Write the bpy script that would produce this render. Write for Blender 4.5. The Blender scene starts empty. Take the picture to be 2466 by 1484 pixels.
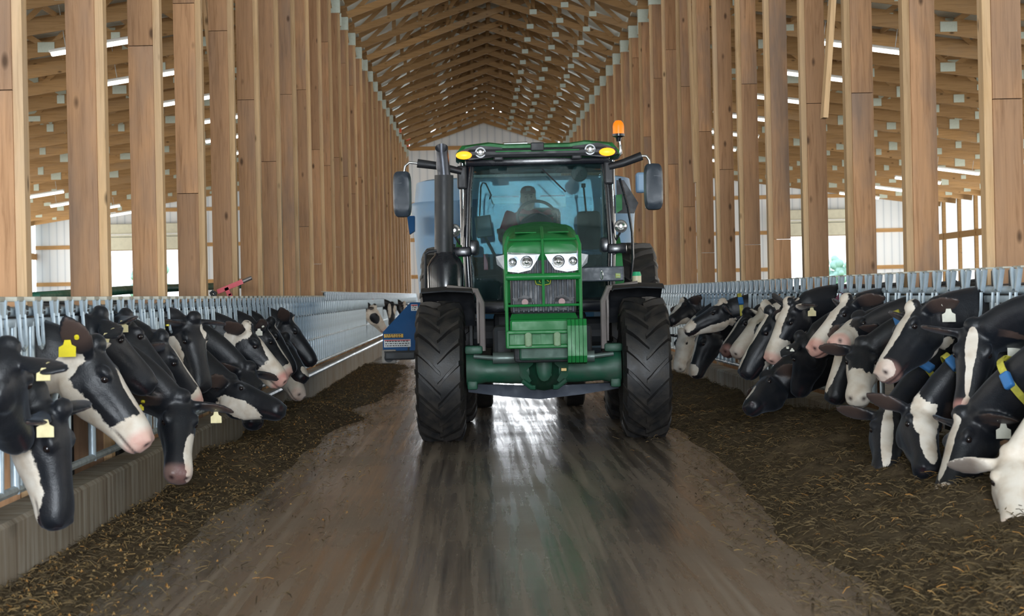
import bpy, bmesh, math, random
import numpy as np
from mathutils import Vector, Matrix, noise, Quaternion

R = random.Random(7)
S = bpy.context.scene
COL = S.collection
F = 4800.0            # focal length in pixels of the 2466 x 1484 frame
HC = 1.38             # camera height
ROLL = 0.021

# ------------------------------------------------------------------ camera
cam_d = bpy.data.cameras.new('camera')
cam = bpy.data.objects.new('camera', cam_d)
COL.objects.link(cam)
cam.location = (0, 0, HC)
cam.matrix_world = Matrix.Translation((0, 0, HC)) @ Matrix.Rotation(math.pi/2, 4, 'X') @ Matrix.Rotation(-ROLL, 4, 'Z')
cam_d.sensor_width = 36.0
cam_d.lens = F/2466*36.0
cam_d.shift_x = (1233-1145)/2466
cam_d.shift_y = -(742-711)/2466
cam_d.clip_start = 0.1
cam_d.clip_end = 600
cam_d.dof.use_dof = True
cam_d.dof.focus_distance = 18.4
cam_d.dof.aperture_fstop = 5.6
S.camera = cam

# ------------------------------------------------------------------ view, world, lights
vs = S.view_settings
vs.view_transform = 'Standard'
vs.look = 'None'
vs.gamma = 1.0
vs.use_curve_mapping = False
vs.exposure = 0.15
S.display_settings.display_device = 'sRGB'
cy = S.cycles
cy.max_bounces = 7
cy.diffuse_bounces = 4
cy.glossy_bounces = 4
cy.transmission_bounces = 4
cy.transparent_max_bounces = 12
cy.caustics_reflective = False
cy.caustics_refractive = False
cy.sample_clamp_indirect = 4.0
cy.use_denoising = True

wd = bpy.data.worlds.new('overcast_sky')
S.world = wd
wd.use_nodes = True
nt = wd.node_tree
nt.nodes.clear()
wo = nt.nodes.new('ShaderNodeOutputWorld')
wb = nt.nodes.new('ShaderNodeBackground')
wb.inputs[1].default_value = 2.6
tc = nt.nodes.new('ShaderNodeTexCoord')
sx = nt.nodes.new('ShaderNodeSeparateXYZ')
wr = nt.nodes.new('ShaderNodeValToRGB')
wr.color_ramp.elements[0].position = 0.0
wr.color_ramp.elements[0].color = (0.95, 0.97, 1.0, 1)
wr.color_ramp.elements[1].position = 0.6
wr.color_ramp.elements[1].color = (0.62, 0.78, 1.0, 1)
nt.links.new(tc.outputs['Generated'], sx.inputs[0])
nt.links.new(sx.outputs['Z'], wr.inputs[0])
nt.links.new(wr.outputs[0], wb.inputs[0])
nt.links.new(wb.outputs[0], wo.inputs[0])


def area(name, loc, target, sx_, sy_, power, col):
    d = bpy.data.lights.new(name, 'AREA')
    d.shape = 'RECTANGLE'
    d.size, d.size_y = sx_, sy_
    d.energy = power
    d.color = col
    o = bpy.data.objects.new(name, d)
    COL.objects.link(o)
    o.location = loc
    v = Vector(target)-Vector(loc)
    o.rotation_euler = v.to_track_quat('-Z', 'Y').to_euler()
    return o


# daylight through the openings of the barn: an assumed, unseen gable door behind the camera and the long open sidewalls
area('unseen_door_fill', (0.46, -9.8, 2.6), (0.46, 14, 2.0), 5.4, 4.6, 4200, (0.86, 0.93, 1.0))  # added lamp standing for an unseen door, raised to brighten the foreground
area('daylight_sidewall', (-16.9, 40, 2.9), (0, 40, 4.0), 74, 3.0, 2700, (1.0, 0.95, 0.86))
area('daylight_sidewall', (17.6, 40, 2.9), (0, 40, 4.0), 74, 3.0, 2700, (1.0, 0.95, 0.86))
area('daylight_far_door', (0.5, 79.5, 2.4), (0.5, 50, 1.5), 5.0, 4.0, 500, (0.92, 0.96, 1.0))


# ------------------------------------------------------------------ helpers
def at(px, py, Y):
    """the point of the barn at distance Y that lies behind a point of the photograph"""
    dx, dy = px-1145.0, py-711.0
    c, s = math.cos(ROLL), math.sin(ROLL)
    return Vector(((dx*c-dy*s)*Y/F, Y, HC-(dy*c+dx*s)*Y/F))


def tag(o, label=None, cat=None, group=None, kind=None):
    if label: o['label'] = label
    if cat: o['category'] = cat
    if group: o['group'] = group
    if kind: o['kind'] = kind
    return o


def empty(name, loc=(0, 0, 0), rz=0.0, label=None, cat=None, group=None):
    o = bpy.data.objects.new(name, None)
    COL.objects.link(o)
    o.location = loc
    o.rotation_euler = (0, 0, rz)
    o.empty_display_size = 0.2
    return tag(o, label, cat, group)


class MB:
    """collects shapes, then links them as one mesh object"""
    def __init__(s):
        s.v, s.f, s.m, s.mi = [], [], [], 0

    def add(s, vs_, fs):
        b = len(s.v)
        s.v.extend([tuple(q) for q in vs_])
        for q in fs:
            s.f.append(tuple(b+i for i in q))
            s.m.append(s.mi)
        return s

    def box(s, c, d, rot=None):
        x, y, z = d[0]/2, d[1]/2, d[2]/2
        P = [Vector(p) for p in ((-x,-y,-z),(x,-y,-z),(x,y,-z),(-x,y,-z),(-x,-y,z),(x,-y,z),(x,y,z),(-x,y,z))]
        if rot is not None:
            P = [rot @ p for p in P]
        c = Vector(c)
        return s.add([p+c for p in P], [(0,3,2,1),(4,5,6,7),(0,1,5,4),(1,2,6,5),(2,3,7,6),(3,0,4,7)])

    def rbox(s, c, d, r, rot=None, seg=2):
        bm = bmesh.new()
        bmesh.ops.create_cube(bm, size=1.0)
        for q in bm.verts:
            q.co = Vector((q.co.x*d[0], q.co.y*d[1], q.co.z*d[2]))
        bmesh.ops.bevel(bm, geom=list(bm.edges), offset=min(r, min(d)*0.49), segments=seg, affect='EDGES', profile=0.5)
        c = Vector(c)
        bm.verts.index_update()
        vs_ = [((rot @ q.co) if rot is not None else q.co)+c for q in bm.verts]
        fs = [[q.index for q in f.verts] for f in bm.faces]
        bm.free()
        return s.add(vs_, fs)

    def beam(s, a, b, w, h, up=(0, 0, 1)):
        a, b = Vector(a), Vector(b)
        d = (b-a)
        L = d.length
        d.normalize()
        up = Vector(up)
        x = d.cross(up)
        if x.length < 1e-4:
            x = d.cross(Vector((1, 0, 0)))
        x.normalize()
        z = x.cross(d).normalized()
        rot = Matrix((x, d, z)).transposed()
        return s.box((a+b)/2, (w, L, h), rot)

    def cyl(s, a, b, r0, r1=None, n=14, caps=True):
        if r1 is None: r1 = r0
        a, b = Vector(a), Vector(b)
        d = (b-a).normalized()
        x = d.orthogonal().normalized()
        y = d.cross(x)
        vs_ = []
        for p, r in ((a, r0), (b, r1)):
            for i in range(n):
                t = 2*math.pi*i/n
                vs_.append(p+x*(r*math.cos(t))+y*(r*math.sin(t)))
        fs = [(i, (i+1) % n, n+(i+1) % n, n+i) for i in range(n)]
        if caps:
            fs += [tuple(range(n-1, -1, -1)), tuple(range(n, 2*n))]
        return s.add(vs_, fs)

    def tube(s, pts, r, n=10, caps=True):
        pts = [Vector(p) for p in pts]
        rs = r if isinstance(r, (list, tuple)) else [r]*len(pts)
        vs_ = []
        px = None
        for k, p in enumerate(pts):
            if k == 0: d = pts[1]-pts[0]
            elif k == len(pts)-1: d = pts[-1]-pts[-2]
            else: d = (pts[k+1]-pts[k]).normalized()+(pts[k]-pts[k-1]).normalized()
            d.normalize()
            if px is None: x = d.orthogonal().normalized()
            else:
                x = px-d*px.dot(d)
                x = x.normalized() if x.length > 1e-5 else d.orthogonal().normalized()
            px = x
            y = d.cross(x)
            for i in range(n):
                t = 2*math.pi*i/n
                vs_.append(p+x*(rs[k]*math.cos(t))+y*(rs[k]*math.sin(t)))
        fs = []
        for k in range(len(pts)-1):
            for i in range(n):
                j = (i+1) % n
                fs.append((k*n+i, k*n+j, (k+1)*n+j, (k+1)*n+i))
        if caps:
            e = (len(pts)-1)*n
            fs += [tuple(range(n-1, -1, -1)), tuple(range(e, e+n))]
        return s.add(vs_, fs)

    def rings(s, rr, cap=True):
        n = len(rr[0])
        vs_ = [p for q in rr for p in q]
        fs = []
        for k in range(len(rr)-1):
            for i in range(n):
                j = (i+1) % n
                fs.append((k*n+i, k*n+j, (k+1)*n+j, (k+1)*n+i))
        if cap:
            e = (len(rr)-1)*n
            fs += [tuple(range(n-1, -1, -1)), tuple(range(e, e+n))]
        return s.add(vs_, fs)

    def prism(s, poly, d):
        """a closed polygon of 3-D points pushed along the vector d"""
        n = len(poly)
        P = [Vector(p) for p in poly]
        d = Vector(d)
        fs = [tuple(range(n-1, -1, -1)), tuple(range(n, 2*n))]
        fs += [(i, (i+1) % n, n+(i+1) % n, n+i) for i in range(n)]
        return s.add(P+[p+d for p in P], fs)

    def ball(s, c, r, n=14, m=9, rot=None):
        if not isinstance(r, (list, tuple)): r = (r, r, r)
        c = Vector(c)
        rr = []
        for k in range(m+1):
            ph = -math.pi/2+math.pi*k/m
            q = []
            cr = max(math.cos(ph), 0.02)
            for i in range(n):
                t = 2*math.pi*i/n
                p = Vector((r[0]*cr*math.cos(t), r[1]*cr*math.sin(t), r[2]*math.sin(ph)))
                q.append((rot @ p if rot is not None else p)+c)
            rr.append(q)
        return s.rings(rr)

    def lathe(s, prof, c, axis='X', n=40):
        """prof: (distance along the axis, radius)"""
        c = Vector(c)
        rr = []
        for a, r in prof:
            q = []
            for i in range(n):
                t = 2*math.pi*i/n
                u, w = r*math.cos(t), r*math.sin(t)
                p = {'X': (a, u, w), 'Y': (u, a, w), 'Z': (u, w, a)}[axis]
                q.append(Vector(p)+c)
            rr.append(q)
        return s.rings(rr, cap=True)

    def mesh(s, name):
        me = bpy.data.meshes.new(name)
        me.from_pydata([tuple(p) for p in s.v], [], s.f)
        return me

    def build(s, name, mats, parent=None, smooth=False, loc=None, fix=True):
        me = s.mesh(name)
        if not isinstance(mats, (list, tuple)): mats = [mats]
        for q in mats: me.materials.append(q)
        if len(mats) > 1:
            me.polygons.foreach_set('material_index', s.m)
        if fix:
            bm = bmesh.new()
            bm.from_mesh(me)
            bmesh.ops.recalc_face_normals(bm, faces=list(bm.faces))
            bm.to_mesh(me)
            bm.free()
        if smooth:
            me.polygons.foreach_set('use_smooth', [True]*len(me.polygons))
            try: me.set_sharp_from_angle(angle=math.radians(40))
            except Exception: pass
        me.update()
        o = bpy.data.objects.new(name, me)
        COL.objects.link(o)
        if parent is not None: o.parent = parent
        if loc is not None: o.location = loc
        return o


def copy_tree(o, parent=None):
    c = o.copy()
    COL.objects.link(c)
    c.parent = parent
    for ch in list(o.children):
        copy_tree(ch, c)
    return c


ORD = ['first', 'second', 'third', 'fourth', 'fifth', 'sixth', 'seventh', 'eighth', 'ninth', 'tenth', 'eleventh', 'twelfth',
       'thirteenth', 'fourteenth', 'fifteenth', 'sixteenth', 'seventeenth', 'eighteenth', 'nineteenth', 'twentieth',
       'twenty-first', 'twenty-second', 'twenty-third', 'twenty-fourth', 'twenty-fifth', 'twenty-sixth', 'twenty-seventh',
       'twenty-eighth', 'twenty-ninth', 'thirtieth', 'thirty-first', 'thirty-second']


# ------------------------------------------------------------------ materials
class NT:
    def __init__(s, name):
        s.mat = bpy.data.materials.new(name)
        s.mat.use_nodes = True
        s.t = s.mat.node_tree
        s.b = s.t.nodes['Principled BSDF']
        s.out = s.t.nodes['Material Output']

    def n(s, typ, **kw):
        q = s.t.nodes.new(typ)
        for k, v in kw.items(): setattr(q, k, v)
        return q

    def l(s, a, b): s.t.links.new(a, b)

    def coords(s, scale=(1, 1, 1), kind='Object', loc_random=False):
        tcn = s.n('ShaderNodeTexCoord')
        mp = s.n('ShaderNodeMapping')
        mp.inputs['Scale'].default_value = scale
        s.l(tcn.outputs[kind], mp.inputs['Vector'])
        if loc_random:
            oi = s.n('ShaderNodeObjectInfo')
            mu = s.n('ShaderNodeMath', operation='MULTIPLY')
            mu.inputs[1].default_value = 37.0
            s.l(oi.outputs['Random'], mu.inputs[0])
            s.l(mu.outputs[0], mp.inputs['Location'])
        return mp.outputs[0]

    def noise(s, vec, scale, detail=4, rough=0.55, dist=0.0):
        q = s.n('ShaderNodeTexNoise')
        q.inputs['Scale'].default_value = scale
        q.inputs['Detail'].default_value = detail
        q.inputs['Roughness'].default_value = rough
        q.inputs['Distortion'].default_value = dist
        s.l(vec, q.inputs['Vector'])
        return q.outputs['Fac']

    def ramp(s, fac, stops):
        q = s.n('ShaderNodeValToRGB')
        el = q.color_ramp.elements
        while len(el) > 1: el.remove(el[-1])
        for k, (p, c) in enumerate(stops):
            e = el[0] if k == 0 else el.new(p)
            e.position = p
            e.color = (*c, 1) if len(c) == 3 else c
        s.l(fac, q.inputs[0])
        return q.outputs[0]

    def mix(s, fac, a, b, mode='MIX'):
        q = s.n('ShaderNodeMix', data_type='RGBA', blend_type=mode)
        for v, i in ((fac, 0), (a, 6), (b, 7)):
            if isinstance(v, (int, float)): q.inputs[i].default_value = v
            elif isinstance(v, tuple): q.inputs[i].default_value = (*v, 1) if len(v) == 3 else v
            else: s.l(v, q.inputs[i])
        return q.outputs[2]

    def mapr(s, fac, a, b, c, d):
        q = s.n('ShaderNodeMapRange')
        for k, v in zip((1, 2, 3, 4), (a, b, c, d)): q.inputs[k].default_value = v
        s.l(fac, q.inputs[0])
        return q.outputs[0]

    def bump(s, h, strength=0.3, dist=0.01):
        q = s.n('ShaderNodeBump')
        q.inputs['Strength'].default_value = strength
        q.inputs['Distance'].default_value = dist
        s.l(h, q.inputs['Height'])
        s.l(q.outputs[0], s.b.inputs['Normal'])

    def set(s, **kw):
        names = {'col': 'Base Color', 'rough': 'Roughness', 'metal': 'Metallic', 'spec': 'Specular IOR Level', 'coat': 'Coat Weight',
                 'emis': 'Emission Color', 'es': 'Emission Strength', 'alpha': 'Alpha', 'sheen': 'Sheen Weight'}
        for k, v in kw.items():
            i = s.b.inputs[names[k]]
            if isinstance(v, (int, float)): i.default_value = v
            elif isinstance(v, tuple): i.default_value = (*v, 1)
            else: s.l(v, i)
        return s


MATS = {}


def plain(name, col, rough=0.5, metal=0.0, dirt=0.25, scale=6.0, dcol=None, coat=0.0, bump=0.0, spec=0.5):
    """a paint, plastic or metal with uneven grime"""
    if name in MATS: return MATS[name]
    m = NT(name)
    v = m.coords()
    nz = m.noise(v, scale, 5, 0.6)
    if dcol is None: dcol = tuple(c*0.55 for c in col)
    f = m.mapr(nz, 0.42, 0.72, 0.0, dirt)
    m.set(col=m.mix(f, col, dcol), metal=metal, coat=coat, spec=spec)
    m.set(rough=m.mapr(nz, 0.3, 0.75, max(rough-0.08, 0.03), min(rough+0.15, 1)))
    if bump: m.bump(m.noise(v, scale*9, 3), bump, 0.004)
    MATS[name] = m.mat
    return m.mat


def wood(name, light, dark, grey, greyamt=0.5, axis=2):
    m = NT(name)
    sc = [14.0, 14.0, 14.0]
    sc[axis] = 0.7
    v = m.coords(tuple(sc), loc_random=True)
    g = m.noise(v, 2.2, 5, 0.65, 0.8)
    base = m.ramp(g, [(0.25, dark), (0.5, light), (0.75, tuple(min(1, c*1.18) for c in light))])
    sc2 = [1.6, 1.6, 1.6]
    sc2[axis] = 0.45
    v2 = m.coords(tuple(sc2), loc_random=True)
    st = m.noise(v2, 1.6, 4, 0.6)
    oi = m.n('ShaderNodeObjectInfo')
    ad = m.n('ShaderNodeMath', operation='MULTIPLY')
    f1 = m.mapr(st, 0.42, 0.66, 0.0, 1.0)
    f2 = m.mapr(oi.outputs['Random'], 0.0, 1.0, 0.15*greyamt, greyamt)
    m.l(f1, ad.inputs[0]); m.l(f2, ad.inputs[1])
    c = m.mix(ad.outputs[0], base, grey)
    hs = m.n('ShaderNodeHueSaturation')
    m.l(m.mapr(oi.outputs['Random'], 0, 1, 0.78, 1.12), hs.inputs['Value'])
    m.l(c, hs.inputs['Color'])
    # knots
    sc3 = [5.0, 5.0, 5.0]
    sc3[axis] = 2.2
    v3 = m.coords(tuple(sc3), loc_random=True)
    vo = m.n('ShaderNodeTexVoronoi')
    vo.inputs['Scale'].default_value = 1.0
    m.l(v3, vo.inputs['Vector'])
    k = m.mapr(vo.outputs['Distance'], 0.05, 0.13, 0.85, 0.0)
    m.set(col=m.mix(k, hs.outputs[0], tuple(c_*0.22 for c_ in dark)), rough=0.72, spec=0.25)
    m.bump(g, 0.15, 0.004)
    return m.mat


M_POST = wood('post_timber', (0.45, 0.25, 0.13), (0.27, 0.135, 0.062), (0.18, 0.145, 0.125), 0.75)
M_EDGE = wood('post_edge_timber', (0.58, 0.38, 0.20), (0.42, 0.25, 0.11), (0.40, 0.33, 0.27), 0.35)
M_TRUSS = wood('truss_timber', (0.40, 0.235, 0.10), (0.26, 0.14, 0.05), (0.26, 0.2, 0.14), 0.45, axis=0)
M_GIRT = wood('girt_timber', (0.62, 0.36, 0.15), (0.48, 0.25, 0.09), (0.4, 0.3, 0.2), 0.2, axis=0)
M_PLATE = plain('galvanised_truss_plate', (0.50, 0.55, 0.47), 0.45, 0.25, 0.2, 30)
M_GALV = plain('galvanised_steel', (0.50, 0.60, 0.68), 0.36, 0.35, 0.45, 9, (0.24, 0.29, 0.32))
M_GALV2 = plain('dull_galvanised_steel', (0.46, 0.52, 0.54), 0.45, 0.3, 0.6, 14, (0.20, 0.21, 0.2))
M_TAB = plain('dusty_galvanised_lid', (0.52, 0.50, 0.42), 0.6, 0.1, 0.5, 12)
M_DARKGAP = plain('black_rubber_stop', (0.018, 0.02, 0.022), 0.6)
M_RUBBER = plain('rubber_hose', (0.02, 0.02, 0.022), 0.55)

# roofing: ribbed steel seen from inside
m = NT('roof_steel')
v = m.coords()
w_ = m.n('ShaderNodeTexWave', bands_direction='Y')
w_.inputs['Scale'].default_value = 3.2
m.l(v, w_.inputs['Vector'])
m.set(col=m.ramp(w_.outputs['Fac'], [(0.3, (0.46, 0.47, 0.42)), (0.8, (0.60, 0.62, 0.56))]), rough=0.5, metal=0.15)
m.bump(w_.outputs['Fac'], 0.5, 0.03)
M_ROOF = m.mat

# white ribbed wall cladding
m = NT('white_wall_steel')
v = m.coords()
w_ = m.n('ShaderNodeTexWave', bands_direction='X')
w_.inputs['Scale'].default_value = 1.05
m.l(v, w_.inputs['Vector'])
m.set(col=m.ramp(w_.outputs['Fac'], [(0.0, (0.62, 0.67, 0.73)), (0.10, (0.82, 0.86, 0.90)), (1.0, (0.86, 0.89, 0.92))]), rough=0.4)
M_WALL = m.mat

# translucent sidewall curtain, daylight behind it
m = NT('sidewall_curtain')
tr = m.n('ShaderNodeBsdfTranslucent')
tr.inputs[0].default_value = (0.95, 0.95, 0.93, 1)
mx = m.n('ShaderNodeMixShader')
mx.inputs[0].default_value = 0.7
m.set(col=(0.85, 0.86, 0.86), rough=0.6)
m.l(m.b.outputs[0], mx.inputs[1]); m.l(tr.outputs[0], mx.inputs[2]); m.l(mx.outputs[0], m.out.inputs[0])
M_CURTAIN = m.mat

# wet concrete of the feed alley
m = NT('wet_concrete')
v1 = m.coords((5.5, 0.10, 1))
s1 = m.noise(v1, 2.0, 6, 0.62, 0.4)
v2 = m.coords((1, 1, 1))
s2 = m.noise(v2, 0.55, 5, 0.6)
s3 = m.noise(v2, 26.0, 3, 0.6)
c = m.ramp(s1, [(0.30, (0.062, 0.047, 0.035)), (0.5, (0.155, 0.122, 0.093)), (0.72, (0.30, 0.25, 0.205))])
c2 = m.mix(m.mapr(s2, 0.5, 0.75, 0.0, 0.45), c, (0.22, 0.18, 0.145))
m.set(col=c2, spec=0.55)
rr = m.n('ShaderNodeMath', operation='ADD')
m.l(m.mapr(s1, 0.35, 0.65, 0.12, 0.32), rr.inputs[0])
m.l(m.mapr(s2, 0.40, 0.70, 0.0, 0.14), rr.inputs[1])
m.set(rough=rr.outputs[0])
v3 = m.coords((9.0, 0.35, 1))
s4 = m.noise(v3, 3.0, 4, 0.6)
v5 = m.coords((0.8, 7.0, 1))
s5 = m.noise(v5, 2.0, 3, 0.6)
ad = m.n('ShaderNodeMath', operation='ADD')
m.l(s4, ad.inputs[0])
ad2 = m.n('ShaderNodeMath', operation='MULTIPLY')
ad2.inputs[1].default_value = 0.6
m.l(s5, ad2.inputs[0]); m.l(ad2.outputs[0], ad.inputs[1])
m.bump(ad.outputs[0], 0.16, 0.012)
M_FLOOR = m.mat

m = NT('dry_concrete')
v = m.coords((1, 1, 1))
s1 = m.noise(v, 3.0, 6, 0.65)
m.set(col=m.ramp(s1, [(0.3, (0.10, 0.085, 0.07)), (0.7, (0.22, 0.19, 0.16))]), rough=0.8)
m.bump(s1, 0.2, 0.01)
M_AISLE = m.mat

m = NT('curb_concrete')
v = m.coords((2.0, 9.0, 0.7))
s1 = m.noise(v, 1.6, 6, 0.65, 0.3)
v2 = m.coords()
s2 = m.noise(v2, 1.2, 4)
c = m.ramp(s1, [(0.28, (0.13, 0.09, 0.06)), (0.5, (0.30, 0.255, 0.20)), (0.74, (0.45, 0.42, 0.37))])
m.set(col=m.mix(m.mapr(s2, 0.5, 0.7, 0, 0.6), c, (0.22, 0.15, 0.09)), rough=0.78, spec=0.3)
m.bump(s1, 0.25, 0.01)
M_CURB = m.mat


def glow(name, col, strength):
    m = NT(name)
    m.set(col=tuple(0.8*q for q in col), emis=col, es=strength, rough=0.4)
    return m.mat


M_TUBE = glow('lit_fluorescent_tube', (1.0, 0.97, 0.88), 5.0)
M_AMBER = glow('lit_amber_lens', (1.0, 0.27, 0.015), 2.4)
M_BEACON = glow('lit_beacon_dome', (1.0, 0.20, 0.005), 0.75)
# ------------------------------------------------------------------ the barn
XL, XR = -2.47, 3.39           # alley faces of the two rows of posts
XC = (XL+XR)/2
YEND = 78.6
BAY = 2.44
YL0, YR0 = 10.96, 13.17        # front faces of the first post in view on each side

# floors
MB().box(((-2.45+3.36)/2, 33.5, -0.05), (5.81, 97, 0.1)).build('floor', M_FLOOR)['kind'] = 'structure'
tag(MB().box((-9.9, 33.5, -0.05), (14.9, 97, 0.1)).build('floor_left', M_AISLE), kind='structure')
tag(MB().box((10.75, 33.5, -0.05), (14.78, 97, 0.1)).build('floor_right', M_AISLE), kind='structure')

# feed curbs
for nm, x0, x1, lab in (('concrete_curb', -2.45, -2.24, 'low stained concrete curb under the left-hand row of headlocks'),
                        ('concrete_curb', 3.15, 3.36, 'low concrete curb under the right-hand headlocks, mostly buried in feed')):
    b = MB()
    prof = [(x0, 0), (x1, 0), (x1, 0.325), (x1-0.02 if x1 < 0 else x1, 0.345), (x0 if x1 < 0 else x0+0.02, 0.345), (x0, 0.325)]
    b.prism([(p[0], 7.4, p[1]) for p in prof], (0, 70.8, 0))
    tag(b.build(nm, M_CURB), lab, 'curb')

# timber posts
post_dim = (0.25, 0.15)


def post(side, k, Y):
    x_in = XL if side < 0 else XR
    sg = side
    r = empty('timber_post', (x_in, Y, 0))
    edge = 0.055
    zs = R.uniform(2.2, 4.6) if R.random() < 0.75 else 1.95
    top = 7.0
    cut2 = zs+R.uniform(1.6, 3.2)
    w = post_dim[0]-edge
    xc = sg*(edge+w/2)
    segs = [(0.0, zs), (zs, min(cut2, top)), (min(cut2, top), top)]
    for i, (z0, z1) in enumerate(segs):
        if z1-z0 < 0.2: continue
        b = MB()
        hz = z1-z0-0.006
        b.box((0, 0, hz/2), (w, post_dim[1], hz))
        b.build('board', M_POST, r, loc=(xc, post_dim[1]/2, z0+0.003))
    b = MB().box((0, 0, 3.5), (edge, post_dim[1]-0.02, 7.0))
    b.build('edge_board', M_EDGE, r, loc=(sg*edge/2, post_dim[1]/2+0.012, 0))
    b = MB().box((0, 0, 0), (post_dim[0]+0.02, post_dim[1]+0.02, 0.26))
    b.build('bracket', M_PLATE, r, loc=(sg*post_dim[0]/2, post_dim[1]/2, 6.92))
    tag(r, '%s timber post from the camera in the %s row beside the feed alley' % (ORD[k].capitalize(), 'left-hand' if side < 0 else 'right-hand'),
        'post', 'laminated timber posts along the %s side' % ('left' if side < 0 else 'right'))
    return r


nL = int((YEND-0.4-YL0)/BAY)+1
for k in range(nL): post(-1, k, YL0+BAY*k)
nR = int((YEND-0.4-YR0)/BAY)+1
for k in range(nR): post(1, k, YR0+BAY*k)


# diagonal braces leaning on the posts
def brace(p0, p1, lab):
    d = (p1-p0)
    b = MB().beam((0, 0, 0), d, 0.04, 0.14, up=(0, 1, 0))
    tag(b.build('diagonal_brace', M_EDGE, loc=p0), lab, 'brace', 'diagonal braces on the posts')


brace(at(1985, 285, 15.95), at(2006, -20, 15.95), 'Diagonal timber brace on the third right-hand post from the frame edge')
brace(at(519, 262, 20.9), at(490, -20, 20.9), 'Diagonal timber brace on the left-hand post above the red lever')
brace(at(1674, 440, 28.0), at(1658, -20, 28.0), 'Thin diagonal timber brace high on a right-hand post by the tractor')


# galvanised connector plates: one small mesh per size
PLATES = {}


def plate(parent, c, w_2, h):
    k = (w_2, h)
    if k not in PLATES:
        o = MB().box((0, 0, 0), (w_2, 0.008, h)).build('connector_plate', M_PLATE)
        PLATES[k] = o.data
    else:
        o = bpy.data.objects.new('connector_plate', PLATES[k])
        COL.objects.link(o)
    o.parent = parent
    o.location = c


# centre scissor trusses
def centre_truss(Y, k):
    r = empty('scissor_truss', (XC, Y, 0))
    hw = (XR-XL)/2
    zb, zt, sl_b, sl_t = 7.02, 7.36, 0.345, 0.52
    t = 0.045
    zpk = zb+hw*sl_b
    ztp = zt+hw*sl_t
    for s_ in (-1, 1):
        # lower chord runs past the middle to the opposite upper chord
        xx = 0.95
        b = MB().beam((s_*hw, 0.05*s_, zb+0.07), (-s_*xx, 0.05*s_, zb+0.07+(hw+xx)*sl_b), t, 0.14, up=(0, 0, 1))
        b.build('lower_chord', M_TRUSS, r)
        b = MB().beam((s_*(hw+0.3), 0, zt-0.3*sl_t), (0, 0, ztp), t, 0.16, up=(0, 0, 1))
        b.build('upper_chord', M_TRUSS, r)
        web = MB()
        zl = lambda x: zb+0.1+(hw-x)*sl_b
        zu = lambda x: zt+(hw-x)*sl_t
        xs = [hw-0.15, hw-0.75, hw-1.35, hw-1.95, hw-2.5]
        for i in range(4):
            web.beam((s_*xs[i], 0, zl(xs[i])), (s_*xs[i+1], 0, zu(xs[i+1])), t*0.9, 0.09)
            web.beam((s_*xs[i+1], 0, zu(xs[i+1])), (s_*xs[i+1], 0, zl(xs[i+1])), t*0.9, 0.09)
        web.build('web', M_TRUSS, r)
        for x in xs[1:4]:
            plate(r, (s_*x, -0.03, zl(x)-0.02), 0.16, 0.11)
            plate(r, (s_*x, -0.03, zu(x)), 0.13, 0.10)
    b = MB().box((0, 0, (zpk+ztp)/2), (0.09, t, ztp-zpk))
    b.build('king_post', M_TRUSS, r)
    tag(r, '%s scissor roof truss over the feed alley, counted from the front' % ORD[k].capitalize(), 'roof truss', 'scissor trusses over the alley')
    return r


y = YL0+BAY*10+0.07
k = 0
tr0 = None
while y < YEND-0.2:
    if tr0 is None:
        tr0 = centre_truss(y, 0)
    else:
        q = copy_tree(tr0)
        q.location.y = y
        q['label'] = '%s scissor roof truss over the feed alley, counted from the front' % ORD[k].capitalize()
    y += BAY
    k += 1
NTR = k

# aisle trusses: parallel chords falling towards the sidewalls
PITCH = 0.146
WL, WR = -17.3, 18.0


def aisle_truss(side, Y):
    xi = XL if side < 0 else XR
    xo = WL if side < 0 else WR
    n = abs(xo-xi)
    r = empty('aisle_truss', (xi, Y, 0))
    zb, dp, t = 6.56, 0.62, 0.04
    f = lambda d: zb-PITCH*d
    b = MB().beam((0, 0, zb+0.12), (side*n, 0, f(n)+0.12), t, 0.25, up=(0, 0, 1))
    b.build('lower_chord', M_TRUSS, r)
    b = MB().beam((0, 0, zb+dp), (side*n, 0, f(n)+dp), t, 0.20, up=(0, 0, 1))
    b.build('upper_chord', M_TRUSS, r)
    web = MB()
    d = 0.1
    up = False
    while d < n-0.7:
        d2 = d+0.62
        z0 = f(d)+(dp if up else 0.12)
        z1 = f(d2)+(0.12 if up else dp)
        web.beam((side*d, 0, z0), (side*d2, 0, z1), t*0.9, 0.09)
        if R.random() < 0.85:
            plate(r, (side*d+R.uniform(-.1, .1), -0.026, f(d)+(dp-0.03 if up else 0.14)), R.choice((0.16, 0.24, 0.3)), R.choice((0.12, 0.18, 0.24)))
        up = not up
        d = d2
    web.build('web', M_TRUSS, r)
    return r


for side, y0, nm in ((-1, YL0, 'left'), (1, YR0, 'right')):
    protos = []
    k = 0
    y = y0+BAY*(7 if side < 0 else 6)+0.2
    while y < YEND-0.3:
        if k < 3:
            q = aisle_truss(side, y)
            protos.append(q)
        else:
            q = copy_tree(protos[k % 3])
            q.location.y = y
        tag(q, '%s timber roof truss over the %s aisle, counted from the front' % (ORD[k].capitalize(), nm), 'roof truss', 'roof trusses over the %s aisle' % nm)
        y += BAY
        k += 1

# roofs
hw = (XR-XL)/2


def slab(p, thick, name, matl):
    """a roof slope: two points in x-z, run along the barn"""
    (x0, z0), (x1, z1) = p
    b = MB().prism([(x0, -10, z0), (x1, -10, z1), (x1, -10, z1+thick), (x0, -10, z0+thick)], (0, YEND+10.6, 0))
    o = b.build(name, matl)
    o['kind'] = 'structure'
    return o


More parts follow.
